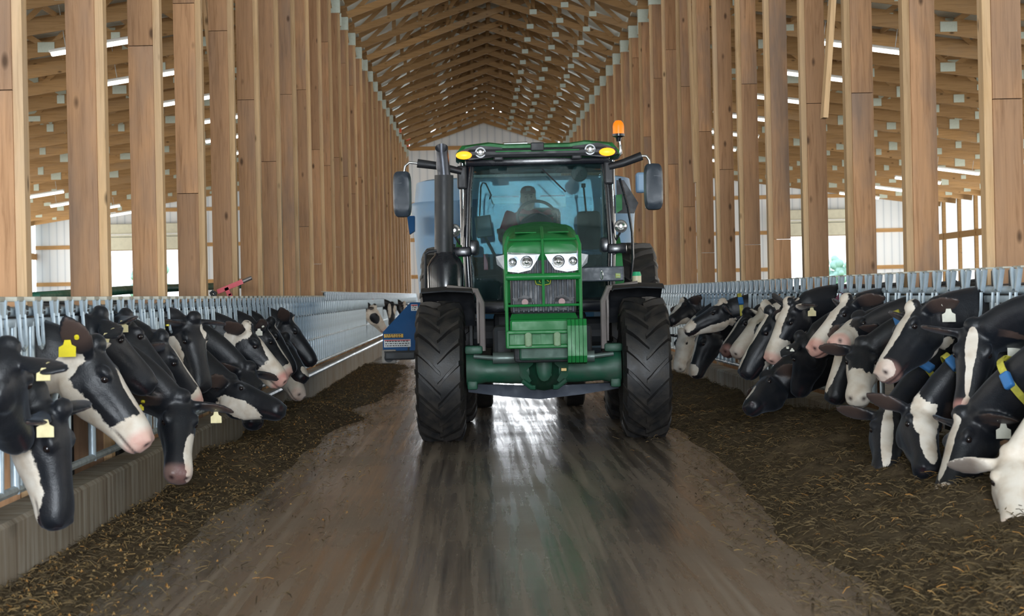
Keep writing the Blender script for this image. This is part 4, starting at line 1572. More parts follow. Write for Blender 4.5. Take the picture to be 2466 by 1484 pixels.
# emblem: leaping deer in a shield
def deer(sc_, org, ax, ay, n, mat, parent, name='leaping_deer'):
    P = [(-1.0, 0.12), (-0.86, 0.30), (-0.98, 0.42), (-0.78, 0.52), (-0.88, 0.66), (-0.60, 0.50), (-0.42, 0.34), (0.30, 0.36), (0.62, 0.22), (0.74, 0.36), (0.66, 0.06), (1.0, -0.40),
         (0.92, -0.46), (0.44, -0.06), (0.0, 0.02), (-0.30, 0.0), (-0.56, -0.36), (-0.34, -0.52), (-0.40, -0.58), (-0.70, -0.38), (-0.52, 0.06), (-0.72, 0.16), (-0.92, 0.06)]
    b = MB()
    b.prism([org+ax*(x*sc_)+ay*(z*sc_) for x, z in P], n)
    return b.build(name, mat, parent)


ex, ez = Vector((1, 0, 0)), Vector((0, 0, 1))
sh = [(-0.083, 0.04), (0.083, 0.04), (0.081, -0.005), (0.068, -0.052), (0.0, -0.066), (-0.068, -0.052), (-0.081, -0.005)]
em = MB().prism([(x, -0.812, 1.515+z) for x, z in sh], (0, 0.012, 0)).build('emblem', plain('emblem_green', (0.01, 0.09, 0.03), 0.6, spec=0.1), tr_)
MB().tube([(x*0.9, -0.815, 1.515+z*0.9) for x, z in sh+sh[:1]], 0.004, 6).build('emblem_border', YEL, em)
deer(0.055, Vector((0, -0.820, 1.512)), ex, ez, Vector((0, 0.008, 0)), YEL, em)

# tubular guard in front of the hood
b = MB()
for s_ in (-1, 1):
    b.tube([(s_*0.335, -0.96, 0.90), (s_*0.335, -0.98, 1.25), (s_*0.335, -0.97, 1.82), (s_*0.31, -0.93, 1.90)], 0.016, 10)
    b.rbox((s_*0.335, -0.95, 1.18), (0.03, 0.07, 0.55), 0.01)
b.tube([(-0.335, -0.975, 1.535), (0.335, -0.975, 1.535)], 0.032, 14)
b.tube([(-0.335, -0.98, 1.275), (0.335, -0.98, 1.275)], 0.012, 8)
b.tube([(-0.315, -0.93, 1.872), (0.315, -0.93, 1.872)], 0.012, 8)
b.tube([(0, -0.985, 1.275), (0, -0.985, 1.60), (0, -0.95, 1.87), (0, -0.70, 1.965), (0, -0.45, 2.0)], 0.013, 8)
b.build('brush_guard', GREEN, tr_, smooth=True)
# weight bracket
b = MB()
b.rbox((0, -0.80, 1.085), (0.62, 0.10, 0.13), 0.02)
b.prism([(-0.31, -0.84, 1.15), (0.31, -0.84, 1.15), (0.29, -0.76, 1.20), (-0.29, -0.76, 1.20)], (0, 0.05, 0))
for z in (1.035, 0.905): b.rbox((0, -0.93, z), (0.68, 0.14, 0.032), 0.008)
b.rbox((0, -0.87, 0.97), (0.66, 0.02, 0.13), 0.006)
for s_ in (-1, 1): b.rbox((s_*0.33, -0.93, 0.97), (0.03, 0.14, 0.16), 0.008)
for x in (-0.26, -0.02, 0.0): b.box((x, -0.89, 0.97), (0.02, 0.05, 0.10))
br = b.build('weight_bracket', GREEN, tr_)
for x in (-0.145, 0.115):
    b = MB().rbox((x, -1.005, 0.965), (0.065, 0.03, 0.12), 0.012)
    b.cyl((x, -1.03, 1.005), (x, -1.005, 1.005), 0.028, n=16)
    b.cyl((x, -1.025, 0.93), (x, -1.005, 0.93), 0.022, n=16)
    b.build('tie_down_lug', plain('pale_green_lug', (0.20, 0.33, 0.17), 0.5, 0, 0.4), br, smooth=True)
for i in range(5):
    x = 0.205+i*0.035
    prof = [(-1.16, 0.76), (-1.20, 0.82), (-1.20, 1.09), (-1.16, 1.145), (-0.98, 1.15), (-0.95, 1.08), (-1.0, 1.02), (-0.98, 0.90), (-0.95, 0.80), (-0.99, 0.74)]
    b = MB().prism([(x, y, z) for y, z in prof], (0.031, 0, 0))
    b.build('suitcase_weight', GREEN, tr_)

MB().rbox((0, -0.79, 0.845), (0.46, 0.06, 0.14), 0.02).build('front_casting', GREEND, tr_)
# front axle
b = MB()
for s_ in (-1, 1):
    rr = []
    for (x, z, hh, hy) in ((0.10, 0.68, 0.15, 0.14), (0.30, 0.66, 0.13, 0.12), (0.55, 0.66, 0.115, 0.11), (0.66, 0.68, 0.16, 0.13), (0.735, 0.68, 0.16, 0.12)):
        rr.append([(s_*x, hy*math.cos(6.2832*i/16)*1.0, z+hh*math.sin(6.2832*i/16)) for i in range(16)])
    b.rings(rr)
    b.rbox((s_*0.66, -0.05, 0.86), (0.17, 0.2, 0.08), 0.02)
    b.rbox((s_*0.68, 0.0, 0.53), (0.10, 0.16, 0.10), 0.02)
b.build('front_axle', GREEND, tr_, smooth=True)
b = MB()
rr = []
for (y, w_2, z0, z1) in ((-0.36, 0.05, 0.60, 0.84), (-0.34, 0.075, 0.56, 0.87), (-0.20, 0.10, 0.52, 0.88), (-0.05, 0.20, 0.46, 0.86), (0.15, 0.22, 0.46, 0.84), (0.3, 0.12, 0.5, 0.8)):
    rr.append([(x, y, z) for x, z in sell(w_2, z1, z0, 0.1, 16, 0.8)])
b.rings(rr)
for s_ in (-1, 1):
    b.prism([(s_*0.09, -0.22, 0.87), (s_*0.21, -0.20, 0.86), (s_*0.235, -0.16, 0.72), (s_*0.225, -0.14, 0.60), (s_*0.16, -0.16, 0.52), (s_*0.12, -0.16, 0.56), (s_*0.17, -0.2, 0.66), (s_*0.10, -0.22, 0.72)], (0, 0.12, 0))
    b.tube([(s_*0.20, -0.2, 0.56), (s_*0.12, -0.24, 0.50), (s_*0.08, -0.25, 0.50)], 0.025, 8)
b.rbox((0.02, -0.30, 0.72), (0.11, 0.06, 0.24), 0.02)
b.build('axle_housing', GREEND, tr_, smooth=True)
b = MB()
for s_ in (-1, 1):
    b.cyl((s_*0.25, -0.14, 0.78), (s_*0.48, -0.14, 0.78), 0.055, n=14)
    b.cyl((s_*0.45, -0.14, 0.78), (s_*0.66, -0.12, 0.80), 0.022, n=10)
b.build('steering_cylinder', AXG, tr_, smooth=True)
MB().rbox((0.185, -0.29, 0.665), (0.05, 0.006, 0.028), 0.002).build('yellow_plate', plain('amber_sticker', (0.7, 0.42, 0.03), 0.4), tr_)

# ------- cab
CY0, CY1 = 1.62, 3.05
ZR0, ZR1 = 2.74, 2.93
HWC = 0.735
b = MB()
for s_ in (-1, 1):
    b.tube([(s_*(HWC-0.01), CY0, 1.30), (s_*(HWC+0.015), CY0-0.02, 1.9), (s_*(HWC-0.01), CY0+0.03, 2.45), (s_*(HWC-0.05), CY0+0.09, 2.80)], 0.045, 10)
    b.tube([(s_*0.76, CY1, 1.5), (s_*0.76, CY1, 2.8)], 0.04, 8)
    b.tube([(s_*0.80, 2.35, 1.3), (s_*0.80, 2.30, 2.8)], 0.03, 8)
    b.rbox((s_*0.80, CY0+0.0, 1.83), (0.20, 0.16, 0.10), 0.02)
    b.rbox((s_*0.70, CY0+0.02, 1.87), (0.16, 0.10, 0.16), 0.03)
b.rbox((0, CY0+0.06, 2.76), (1.50, 0.10, 0.10), 0.03)
b.rbox((0, CY0, 1.25), (1.50, 0.10, 0.12), 0.03)
b.rbox((0, CY1, 1.65), (1.5, 0.06, 0.3), 0.02)
b.rbox((0, CY1, 2.76), (1.5, 0.08, 0.10), 0.02)
b.build('cab_frame', BLACKG, tr_, smooth=True)
b = MB()
b.rbox((0, 2.35, 1.22), (1.5, 1.45, 0.08), 0.02)
b.rbox((0, 2.95, 1.42), (1.45, 0.2, 0.35), 0.04)
b.rbox((0, 1.95, 1.45), (0.55, 0.5, 0.9), 0.1)
b.build('cab_floor', DARKTRIM, tr_)
# glass
b = MB()
rr = []
for (z, hw_, yo) in ((1.33, 0.69, 0.0), (1.9, 0.715, -0.02), (2.45, 0.69, 0.03), (2.72, 0.655, 0.075)):
    rr.append([(hw_*t, CY0+yo-0.05*(1-t*t), z) for t in (-1, -0.6, -0.2, 0.2, 0.6, 1)]+[(hw_*t, CY0+yo-0.05*(1-t*t)+0.008, z) for t in (1, 0.6, 0.2, -0.2, -0.6, -1)])
b.rings(rr)
b.build('windshield', GLASS, tr_, smooth=True)
for s_ in (-1, 1):
    MB().box((s_*0.775, 2.33, 2.05), (0.008, 1.36, 1.40)).build('side_window', GLASS2, tr_)
MB().box((0, CY1, 2.27), (1.42, 0.008, 0.88)).build('rear_window', GLASS2, tr_)
# roof
b = MB()
def roof_ring(y, hw_, z0, z1, sag):
    P = []
    for t in (-1, -0.92, -0.6, -0.4, 0, 0.4, 0.6, 0.92, 1):
        P.append((hw_*t, y, z1-sag*(0.0 if abs(t) < 0.95 else 0.06)+ (0.022 if 0.5 < abs(t) < 0.95 else 0)-(0.03 if abs(t) > 0.9 else 0)))
    for t in (1, 0.92, 0.6, 0.4, 0, -0.4, -0.6, -0.92, -1):
        P.append((hw_*t, y, z0+(0.02 if abs(t) > 0.9 else 0)))
    return P
b.rings([roof_ring(CY0-0.14, 0.80, 2.80, 2.91, 1), roof_ring(CY0-0.08, 0.84, 2.78, 2.93, 1), roof_ring(CY0+0.6, 0.86, 2.78, 2.955, 1), roof_ring(CY1+0.1, 0.80, 2.78, 2.93, 1)])
roof = b.build('roof', GREEN, tr_, smooth=True)
b = MB()
b.rbox((0, CY0-0.16, 2.83), (1.44, 0.10, 0.10), 0.035)
for s_ in (-1, 1):
    b.prism([(s_*0.36, CY0-0.20, 2.885), (s_*0.62, CY0-0.20, 2.915), (s_*0.80, CY0-0.19, 2.86), (s_*0.83, CY0-0.17, 2.80), (s_*0.70, CY0-0.19, 2.765), (s_*0.36, CY0-0.20, 2.80)], (0, 0.10, 0))
    b.rbox((s_*0.40, CY0-0.17, 2.775), (0.10, 0.06, 0.05), 0.015)
b.build('roof_visor', BLACKP, roof)
b = MB()
b.rbox((0, CY0-0.212, 2.845), (0.86, 0.012, 0.014), 0.004)
b.build('visor_trim', GREEN, roof)
MB().rbox((0, CY0-0.22, 2.885), (0.135, 0.05, 0.085), 0.01).build('receiver_box', BLACKP, tr_)
b = MB()
b.prism([(-0.34, CY0-0.08, 2.925), (-0.10, CY0-0.08, 2.928), (-0.10, CY0+0.3, 2.965), (-0.36, CY0+0.3, 2.962)], (0, 0, 0.012))
b.build('roof_hatch', plain('pale_roof_hatch', (0.45, 0.5, 0.5), 0.15), roof)
for px, py in ((1117, 374), (1462, 366)):
    c_ = T(px, py, CY0-0.22)
    o = MB().ball(c_, (0.082, 0.03, 0.042), 20, 10).build('warning_light', M_AMBER, tr_, smooth=True)
for px, py in ((1157, 367), (1421, 360)):
    c_ = T(px, py, CY0-0.21)
    hs_ = MB().cyl(c_, c_+Vector((0, 0.06, 0)), 0.055, n=24).build('roof_light', BLACKG, tr_, smooth=True)
    MB().lathe([(-0.022, 0.002), (-0.022, 0.012), (-0.010, 0.02), (-0.018, 0.038), (0.0, 0.042)], c_, 'Y', 20).build('roof_light_lens', REFL, hs_, smooth=True)
for (px, py), s_ in (((1094, 555), -1), ((1495, 545), 1)):
    c_ = T(px, py, CY0-0.12)
    hs_ = MB().lathe([(0.0, 0.066), (0.02, 0.068), (0.07, 0.045), (0.08, 0.01)], c_, 'Y', 24)
    hs_.tube([c_+Vector((0, 0.05, -0.05)), c_+Vector((-s_*0.05, 0.10, -0.14))], 0.012, 8)
    hs_ = hs_.build('work_light', BLACKP, tr_, smooth=True)
    MB().lathe([(-0.020, 0.002), (-0.020, 0.014), (-0.008, 0.022), (-0.014, 0.04), (-0.004, 0.058), (0.004, 0.058)], c_, 'Y', 24).build('work_light_lens', REFL, hs_, smooth=True)
    b = MB()
    p0 = T(px-s_*8 if False else px, 588, CY0-0.05)
    b.tube([p0+Vector((s_*0.0, 0, 0)), p0+Vector((s_*0.02, 0, -0.06)), p0+Vector((-s_*0.08, 0, -0.10))], 0.014, 8)
    b.build('hand_rail', BLACKP, tr_, smooth=True)

# mirrors
for (box, arm, s_) in (((945, 412, 992, 523), ((1112, 413), (1052, 399), (1005, 393), (985, 391), (975, 400), (972, 418)), -1),
                       ((1549, 394, 1597, 506), ((1466, 402), (1500, 393), (1545, 376), (1556, 376), (1563, 386), (1565, 400)), 1)):
    a_ = T(box[0], box[1], CY0)
    c_ = T(box[2], box[3], CY0)
    cen = (a_+c_)/2
    wd_, hg = abs(c_.x-a_.x), abs(a_.z-c_.z)
    b = MB()
    rr = []
    for (y, k) in ((-0.10, 0.80), (-0.07, 0.97), (0.02, 1.0), (0.05, 0.98)):
        rr.append([(cen.x+x*k, CY0+y, cen.z+z*k) for x, z in sell(wd_/2, hg/2, -hg/2, 0, 24, 0.45)])
    b.rings(rr)
    for z in (-0.11, 0.11):
        b.beam((cen.x+s_*0.0, CY0-0.10, cen.z+z), (cen.x+s_*0.07, CY0-0.10, cen.z+z*0.92), 0.008, 0.008)
    mo = b.build('mirror', SLATE, tr_, smooth=True)
    MB().rbox((cen.x, CY0+0.055, cen.z), (wd_*0.85, 0.01, hg*0.9), 0.004).build('mirror_glass', CHROME, mo)
    pts = [T(px, py, CY0-0.02) for px, py in arm]
    b = MB().tube(pts[:3], [0.035, 0.042, 0.046], 12)
    ar = b.build('mirror_arm', BLACKP, mo, smooth=True)
    MB().tube(pts[2:], 0.014, 10).build('mirror_tube', CHROME, mo, smooth=True)
    b = MB().rbox(pts[0]+Vector((0, 0.04, -0.06)), (0.10, 0.10, 0.24), 0.02)
    b.build('mirror_mount', BLACKP, tr_)

# exhaust
e0 = T(1069, 610, 1.25)
e1 = T(1069, 422, 1.25)
e2 = T(1063, 356, 1.25)
b = MB()
b.cyl(e0, e1, 0.096, n=24)
ex_ = b.build('exhaust_stack', BLACKP, tr_, smooth=True)
b = MB()
rr = []
for t, tilt in ((0.0, 0), (0.55, 0), (1.0, 1)):
    c_ = e1.lerp(e2, t)
    rr.append([c_+Vector((0.066*math.cos(a), 0.066*math.sin(a), tilt*0.05*math.sin(a))) for a in [6.2832*i/24 for i in range(24)]])
rr2 = [[c_+Vector((0.058*math.cos(a), 0.058*math.sin(a), z+0.05*math.sin(a))) for a in [6.2832*i/24 for i in range(24)]] for c_, z in ((rr and e2, 0.0), (e2, -0.2))]
b.rings(rr+rr2)
b.build('exhaust_tip', plain('smoky_chrome', (0.07, 0.075, 0.09), 0.35, 0.6, 0.5, 8), ex_, smooth=True)
mc = T(1073, 655, 1.25)
b = MB().lathe([(-0.55, 0.15), (-0.50, 0.185), (0.06, 0.185), (0.13, 0.15), (0.17, 0.11), (0.20, 0.10)], (mc.x, mc.y, mc.z), 'Z', 28)
b.build('muffler', BLACKG, ex_, smooth=True)
MB().tube([T(1024, 700, 1.2), T(1024, 612, 1.2), T(1034, 606, 1.2), T(1055, 604, 1.2)], 0.016, 8).build('guard_rail', BLACKP, tr_, smooth=True)

# toolbox on the right
t0, t1 = T(1393, 679, 0.75), T(1502, 641, 0.75)
b = MB().rbox(((t0.x+t1.x)/2, 0.9, (t0.z+t1.z)/2), (t1.x-t0.x, 0.30, t1.z-t0.z), 0.012)
tb = b.build('toolbox', SLATE, tr_)
c_ = T(1449, 663, 0.72)
n = 16
MB().tube([(c_.x+0.011*math.cos(6.2832*i/n), 0.735, c_.z+0.042*math.sin(6.2832*i/n)) for i in range(n+1)], 0.005, 6).build('latch', CHROME, tb, smooth=True)
c_ = T(1488, 664, 0.74)
e_ = MB().rbox((c_.x, 0.745, c_.z), (0.052, 0.008, 0.048), 0.003).build('box_emblem', plain('lime_emblem', (0.20, 0.30, 0.04), 0.4), tb)
deer(0.02, Vector((c_.x, 0.738, c_.z)), ex, ez, Vector((0, 0.004, 0)), YEL, tb)

# beacon
bc = T(1489, 311, CY0+0.05)
q0, q1 = T(1491, 335, CY0+0.05), T(1494, 372, CY0+0.05)
b = MB().cyl(q0+Vector((0, 0, 0.06)), q1, 0.012, n=10)
b.tube([q1, q1+Vector((-0.03, 0, -0.04)), q1+Vector((-0.12, 0.02, -0.06))], 0.011, 8)
b.rbox(q1+Vector((0, 0, 0.05)), (0.03, 0.03, 0.10), 0.008)
st = b.build('beacon_stalk', CHROME, tr_, smooth=True)
MB().lathe([(-0.10, 0.022), (-0.06, 0.03), (-0.045, 0.066), (-0.02, 0.066), (-0.02, 0.01)], bc-Vector((0, 0, 0.03)), 'Z', 24).build('beacon_base', BLACKG, st, smooth=True)
MB().lathe([(-0.05, 0.058), (0.03, 0.058), (0.06, 0.05), (0.085, 0.03), (0.09, 0.003)], bc, 'Z', 24).build('beacon_dome', M_BEACON, st, smooth=True)

# right cab side: door edge, rear fender, dark pentagon panel
for s_ in (-1, 1):
    b = MB()
    rr = []
    for i in range(12):
        a = math.radians(40+i*9)
        rr.append([(s_*(0.72+dx), 2.77-r*math.cos(a), 0.965+r*math.sin(a)) for dx, r in ((0, 1.05), (0.10, 1.05), (0.16, 1.035), (0.16, 1.01), (0.08, 1.03), (0.0, 1.03))])
    b.rings(rr)
    b.prism([(s_*0.72, 1.75, 1.1), (s_*0.80, 1.75, 1.1), (s_*0.88, 1.78, 1.5), (s_*0.86, 1.85, 1.85), (s_*0.74, 1.8, 1.85)], (0, 0.03, 0))
    b.build('rear_fender', GREEN, tr_, smooth=True)
b = MB().tube([T(1492, 430, 2.0), T(1512, 500, 2.0), T(1522, 560, 2.0), T(1524, 620, 2.0), T(1518, 690, 2.0)], 0.014, 8)
b.build('door_edge', BLACKG, tr_, smooth=True)
b = MB().prism([T(1484, 434, 2.6), T(1502, 434, 2.6), T(1537, 489, 2.6), T(1527, 514, 2.6), T(1487, 514, 2.6)], (0, 0.04, 0))
b.build('pentagon_panel', BLACKP, tr_)
b = MB().prism([T(1483, 470, 2.3), T(1498, 468, 2.3), T(1498, 505, 2.3), T(1484, 514, 2.3)], (0, 0.05, 0))
b.build('window_frame', GREEN, tr_)
c_ = T(1533, 672, 0.5)
nk = MB().cyl(c_-Vector((0, 0, 0.12)), c_+Vector((0, 0, 0.03)), 0.045, n=16).build('filler_neck', CREAM, tr_, smooth=True)
MB().cyl(c_+Vector((0, 0, 0.03)), c_+Vector((0, 0, 0.07)), 0.047, 0.036, n=16).build('filler_cap', plain('green_cap', (0.04, 0.42, 0.20), 0.35), nk, smooth=True)
b = MB().prism([T(1126, 925, 1.9), T(1210, 928, 1.9), T(1300, 930, 1.9), T(1480, 922, 1.9), T(1498, 934, 1.9), T(1400, 950, 1.9), T(1300, 962, 1.9), T(1210, 955, 1.9), T(1128, 945, 1.9)], (0, 0.12, 0))
b.build('belly_plate', plain('blue_grey_steel', (0.03, 0.05, 0.09), 0.5, 0.0, 0.5, 5, (0.05, 0.06, 0.09)), tr_)
# steps on the left
b = MB()
for z in (0.55, 0.85, 1.12): b.rbox((-0.88+0.05*z, 1.55, z), (0.34, 0.22, 0.03), 0.01)
b.box((-0.72, 1.6, 0.85), (0.03, 0.2, 0.75))
b.build('cab_step', BLACKP, tr_)

# inside the cab
cs = T(1292, 522, 2.05)
n = 28
tilt = math.radians(32)
b = MB()
def wp(a, r): return Vector((cs.x+r*math.cos(a), cs.y-r*math.sin(a)*math.sin(tilt)*-1, cs.z+r*math.sin(a)*math.cos(tilt)))
b.tube([wp(6.2832*i/n, 0.20) for i in range(n+1)], 0.017, 8)
b.tube([wp(math.pi*0.95, 0.2), wp(0, 0.0), wp(0.05, 0.2)], 0.014, 8)
b.build('steering_wheel', BLACKP, tr_, smooth=True)
b = MB()
rr = []
for y, k in ((1.80, 0.9), (1.88, 1.0), (2.02, 0.95)):
    rr.append([(cs.x+x*k, y, cs.z-0.10+z*k) for x, z in sell(0.185, 0.13, -0.2, 0, 20, 0.9)])
b.rings(rr)
b.build('dashboard', DARKTRIM, tr_, smooth=True)
b = MB().rbox((0.02, 2.62, 2.0), (0.46, 0.12, 0.62), 0.06).rbox((0.02, 2.40, 1.68), (0.48, 0.5, 0.14), 0.05)
b.build('driver_seat', SEATM, tr_, smooth=True)
a_, c_ = T(1391, 602, 2.5), T(1446, 508, 2.5)
b = MB().rbox((a_+c_)/2, (abs(c_.x-a_.x), 0.10, abs(c_.z-a_.z)), 0.045)
b.build('passenger_seat', SEATM, tr_, smooth=True)
a_, c_ = T(1146, 572, 1.95), T(1184, 519, 1.95)
b = MB().rbox((a_+c_)/2, (abs(c_.x-a_.x), 0.04, abs(c_.z-a_.z)), 0.012, Matrix.Rotation(-0.12, 3, 'Y'))
b.tube([(a_.x+0.1, 1.97, a_.z), (a_.x+0.2, 2.1, a_.z-0.2)], 0.015, 8)
b.build('monitor', plain('grey_monitor', (0.20, 0.27, 0.26), 0.35), tr_)
b = MB().tube([T(1155, 520, 1.85), T(1158, 450, 1.85), T(1162, 440, 1.85), T(1170, 442, 1.85), T(1183, 470, 1.85), T(1178, 480, 1.85)], 0.008, 8)
b.build('aerial', BLACKP, tr_, smooth=True)
b = MB().tube([T(1405, 450, 1.8), T(1412, 515, 1.8)], 0.010, 8).rbox(T(1405, 447, 1.8), (0.045, 0.03, 0.045), 0.006)
b.build('grab_bar', BLACKP, tr_, smooth=True)
b = MB().tube([T(1304, 405, 1.56), T(1362, 462, 1.52)], 0.007, 8)
b.build('wiper', BLACKP, tr_, smooth=True)
a_, c_ = T(1179, 417, 1.85), T(1223, 394, 1.85)
b = MB().rbox((a_+c_)/2, (abs(c_.x-a_.x), 0.03, abs(c_.z-a_.z)), 0.012).cyl(((a_.x+c_.x)/2, 1.87, c_.z), ((a_.x+c_.x)/2, 1.87, c_.z+0.06), 0.02, n=8)
b.build('interior_mirror', BLACKP, tr_)
b = MB().rbox((0, 1.9, 2.735), (1.36, 0.42, 0.05), 0.02)
b.build('headliner', DARKTRIM, tr_)
c_ = T(1395, 418, 1.72)
stk = MB().cyl(c_+Vector((0, 0, 0)), c_+Vector((0, 0.004, 0)), 0.083, n=32).build('round_sticker', plain('teal_sticker', (0.10, 0.18, 0.15), 0.6), tr_)
MB().tube([c_+Vector((0.083*math.cos(6.2832*i/32), 0, 0.083*math.sin(6.2832*i/32))) for i in range(33)], 0.004, 6).build('sticker_rim', plain('dark_sticker_rim', (0.02, 0.06, 0.05), 0.6), stk)
tx = bpy.data.curves.new('sticker_number', 'FONT')
tx.body = '30'
tx.size = 0.085
tx.align_x = 'CENTER'
tx.align_y = 'CENTER'
tmp = bpy.data.objects.new('tmp', tx)
COL.objects.link(tmp)
dg = bpy.context.evaluated_depsgraph_get()
dg.update()
tm = bpy.data.meshes.new_from_object(tmp.evaluated_get(dg))
bpy.data.objects.remove(tmp)
tm.materials.clear()
tm.materials.append(plain('dark_sticker_rim', (0.02, 0.06, 0.05), 0.6))
to = bpy.data.objects.new('sticker_number', tm)
COL.objects.link(to)
to.parent = stk
to.matrix_local = Matrix.Translation(c_+Vector((0, -0.003, 0.0))) @ Matrix.Rotation(math.pi/2, 4, 'X') @ Matrix.Scale(-1, 4, (1, 0, 0))
MB().rbox(T(1170, 631, 1.6), (0.045, 0.01, 0.165), 0.004).build('red_reflector', REDP, tr_)
MB().rbox(T(1184, 631, 1.6), (0.03, 0.01, 0.155), 0.004).build('white_reflector', WHITEP, tr_)

# ------------------------------------------------------------------ the driver
SKIN = plain('skin', (0.50, 0.29, 0.21), 0.55, 0, 0.15)
SHIRT = plain('red_shirt', (0.70, 0.015, 0.07), 0.8, 0, 0.3, 10)
CAPM = plain('maroon_cap', (0.16, 0.02, 0.03), 0.8, 0, 0.3, 14)
HAIR = plain('dark_hair', (0.02, 0.015, 0.012), 0.7)
JEANS = plain('blue_denim', (0.03, 0.05, 0.11), 0.85)
hc = at(1272, 478, TY+2.34)
pr_o = Vector((hc.x, hc.y, 1.28))
per = empty('person', pr_o, 0, 'Tractor driver in red shirt and dark red cap, seated behind the steering wheel', 'person')
hz = hc.z-1.28


def remesh(mb, name, mat, parent, vox, it=3):
    me = mb.mesh(name)
    ob = bpy.data.objects.new(name, me)
    COL.objects.link(ob)
    md = ob.modifiers.new('r', 'REMESH')
    md.mode = 'VOXEL'
    md.voxel_size = vox
    m2_ = ob.modifiers.new('s', 'SMOOTH')
    m2_.iterations = it
    dg = bpy.context.evaluated_depsgraph_get()
    dg.update()
    new = bpy.data.meshes.new_from_object(ob.evaluated_get(dg))
    bpy.data.objects.remove(ob)
    new.materials.clear()
    new.materials.append(mat)
    new.polygons.foreach_set('use_smooth', [True]*len(new.polygons))
    o = bpy.data.objects.new(name, new)
    COL.objects.link(o)
    o.parent = parent
    return o


def wl(p):      # tractor space to the person's space
    q = (Matrix.Translation((TX, TY, 0)) @ Matrix.Rotation(TYAW, 4, 'Z')) @ Vector(p)
    return q-pr_o


hand_r = at(1205, 553, TY+1.98)-pr_o
hand_l = wl(wp(0.25, 0.2))
sh_z = hz-0.19
shl, shr = Vector((0.21, 0.06, sh_z)), Vector((-0.20, 0.06, sh_z))
elr = shr+Vector((-0.09, -0.10, -0.24))
ell = shl+Vector((0.10, -0.16, -0.20))
hip = Vector((0, 0.10, 0.42))


def torso(mb, g):
    rr = []
    for (z, hw_, hy, yo) in ((0.36, 0.17, 0.13, 0.1), (0.50, 0.175, 0.13, 0.1), (0.68, 0.19, 0.13, 0.09), (sh_z-0.10, 0.215, 0.125, 0.07), (sh_z, 0.20, 0.10, 0.06), (sh_z+0.055, 0.11, 0.075, 0.05), (sh_z+0.08, 0.065, 0.065, 0.04)):
        rr.append([(x*(1+g), yo+y*(1+g), z) for x, y in sell(hw_, hy, -hy, 0, 20, 0.9)])
    mb.rings(rr)


def hand(mb, wrist, d, up):
    d = d.normalized()
    sidev = d.cross(up).normalized()
    pal = wrist+d*0.045
    mb.rings([[wrist+d*t*0.09+sidev*(x*w_2)+up*(y*0.015) for x, y in [(math.cos(6.2832*i/10), math.sin(6.2832*i/10)) for i in range(10)]] for t, w_2 in ((0, 0.026), (0.4, 0.038), (1, 0.040))])
    for k, L_ in enumerate((0.068, 0.078, 0.074, 0.058)):
        b0 = wrist+d*0.085+sidev*(-0.03+0.02*k)
        mb.tube([b0, b0+d*L_*0.45-up*0.006, b0+d*L_*0.75-up*0.03, b0+d*L_*0.75-up*0.052], [0.010, 0.0095, 0.009, 0.007], 8)
    b0 = wrist+d*0.03-sidev*0.034
    mb.tube([b0, b0-sidev*0.025+d*0.03-up*0.01, b0-sidev*0.022+d*0.055-up*0.03], [0.012, 0.011, 0.009], 8)


b = MB()
torso(b, 0)
b.tube([(0, 0.05, sh_z+0.03), (0, 0.03, hz-0.10), (0, 0.015, hz-0.06)], [0.062, 0.056, 0.056], 14)
rr = []
for (z, hw_, yf, yb) in ((-0.125, 0.028, -0.085, -0.01), (-0.11, 0.048, -0.095, 0.02), (-0.07, 0.062, -0.098, 0.07), (-0.02, 0.072, -0.096, 0.095), (0.03, 0.077, -0.09, 0.105), (0.075, 0.075, -0.078, 0.10), (0.105, 0.055, -0.05, 0.075), (0.12, 0.02, -0.01, 0.03)):
    rr.append([(x, (yf+yb)/2+y, hz+z) for x, y in sell(hw_, (yb-yf)/2, -(yb-yf)/2, 0, 20, 0.95)])
b.rings(rr)
b.rings([[(x, -0.095+yy, hz+z) for x, yy in [(wdt*math.cos(6.2832*i/8), dp_*math.sin(6.2832*i/8)) for i in range(8)]] for z, wdt, dp_ in ((0.02, 0.010, 0.012), (-0.02, 0.014, 0.022), (-0.04, 0.018, 0.026), (-0.048, 0.012, 0.012))])
for s_ in (-1, 1):
    b.ball((s_*0.078, 0.015, hz-0.012), (0.010, 0.020, 0.032), 8, 6)
    b.ball((s_*0.03, -0.090, hz+0.028), (0.026, 0.012, 0.008), 8, 6)
b.ball((0, -0.093, hz-0.072), (0.024, 0.010, 0.008), 8, 6)
for sh_, el_, hn in ((shr, elr, hand_r), (shl, ell, hand_l)):
    wr_ = hn-(hn-el_).normalized()*0.09
    b.tube([sh_, sh_.lerp(el_, 0.5), el_, el_.lerp(wr_, 0.4), wr_], [0.055, 0.048, 0.042, 0.038, 0.027], 12)
    hand(b, wr_, hn-el_, Vector((0, -0.3, 0.95)).normalized())
for s_ in (-1, 1):
    b.tube([(s_*0.10, 0.10, 0.43), (s_*0.13, -0.32, 0.45), (s_*0.13, -0.42, 0.05), (s_*0.13, -0.44, 0.03), (s_*0.13, -0.56, 0.03)], [0.085, 0.062, 0.042, 0.04, 0.035], 12)
remesh(b, 'body', SKIN, per, 0.007, 2)
b = MB()
torso(b, 0.07)
for sh_, el_ in ((shr, elr), (shl, ell)):
    b.tube([sh_-(el_-sh_)*0.15, sh_.lerp(el_, 0.5), sh_.lerp(el_, 0.85)], [0.066, 0.062, 0.064], 14)
remesh(b, 'shirt', SHIRT, per, 0.009, 3)
b = MB()
for s_ in (-1, 1):
    b.tube([(s_*0.09, 0.13, 0.42), (s_*0.13, -0.33, 0.45), (s_*0.13, -0.43, 0.08)], [0.11, 0.078, 0.055], 12)
b.ball((0, 0.10, 0.42), (0.19, 0.15, 0.12))
remesh(b, 'trousers', JEANS, per, 0.012, 2)
b = MB()
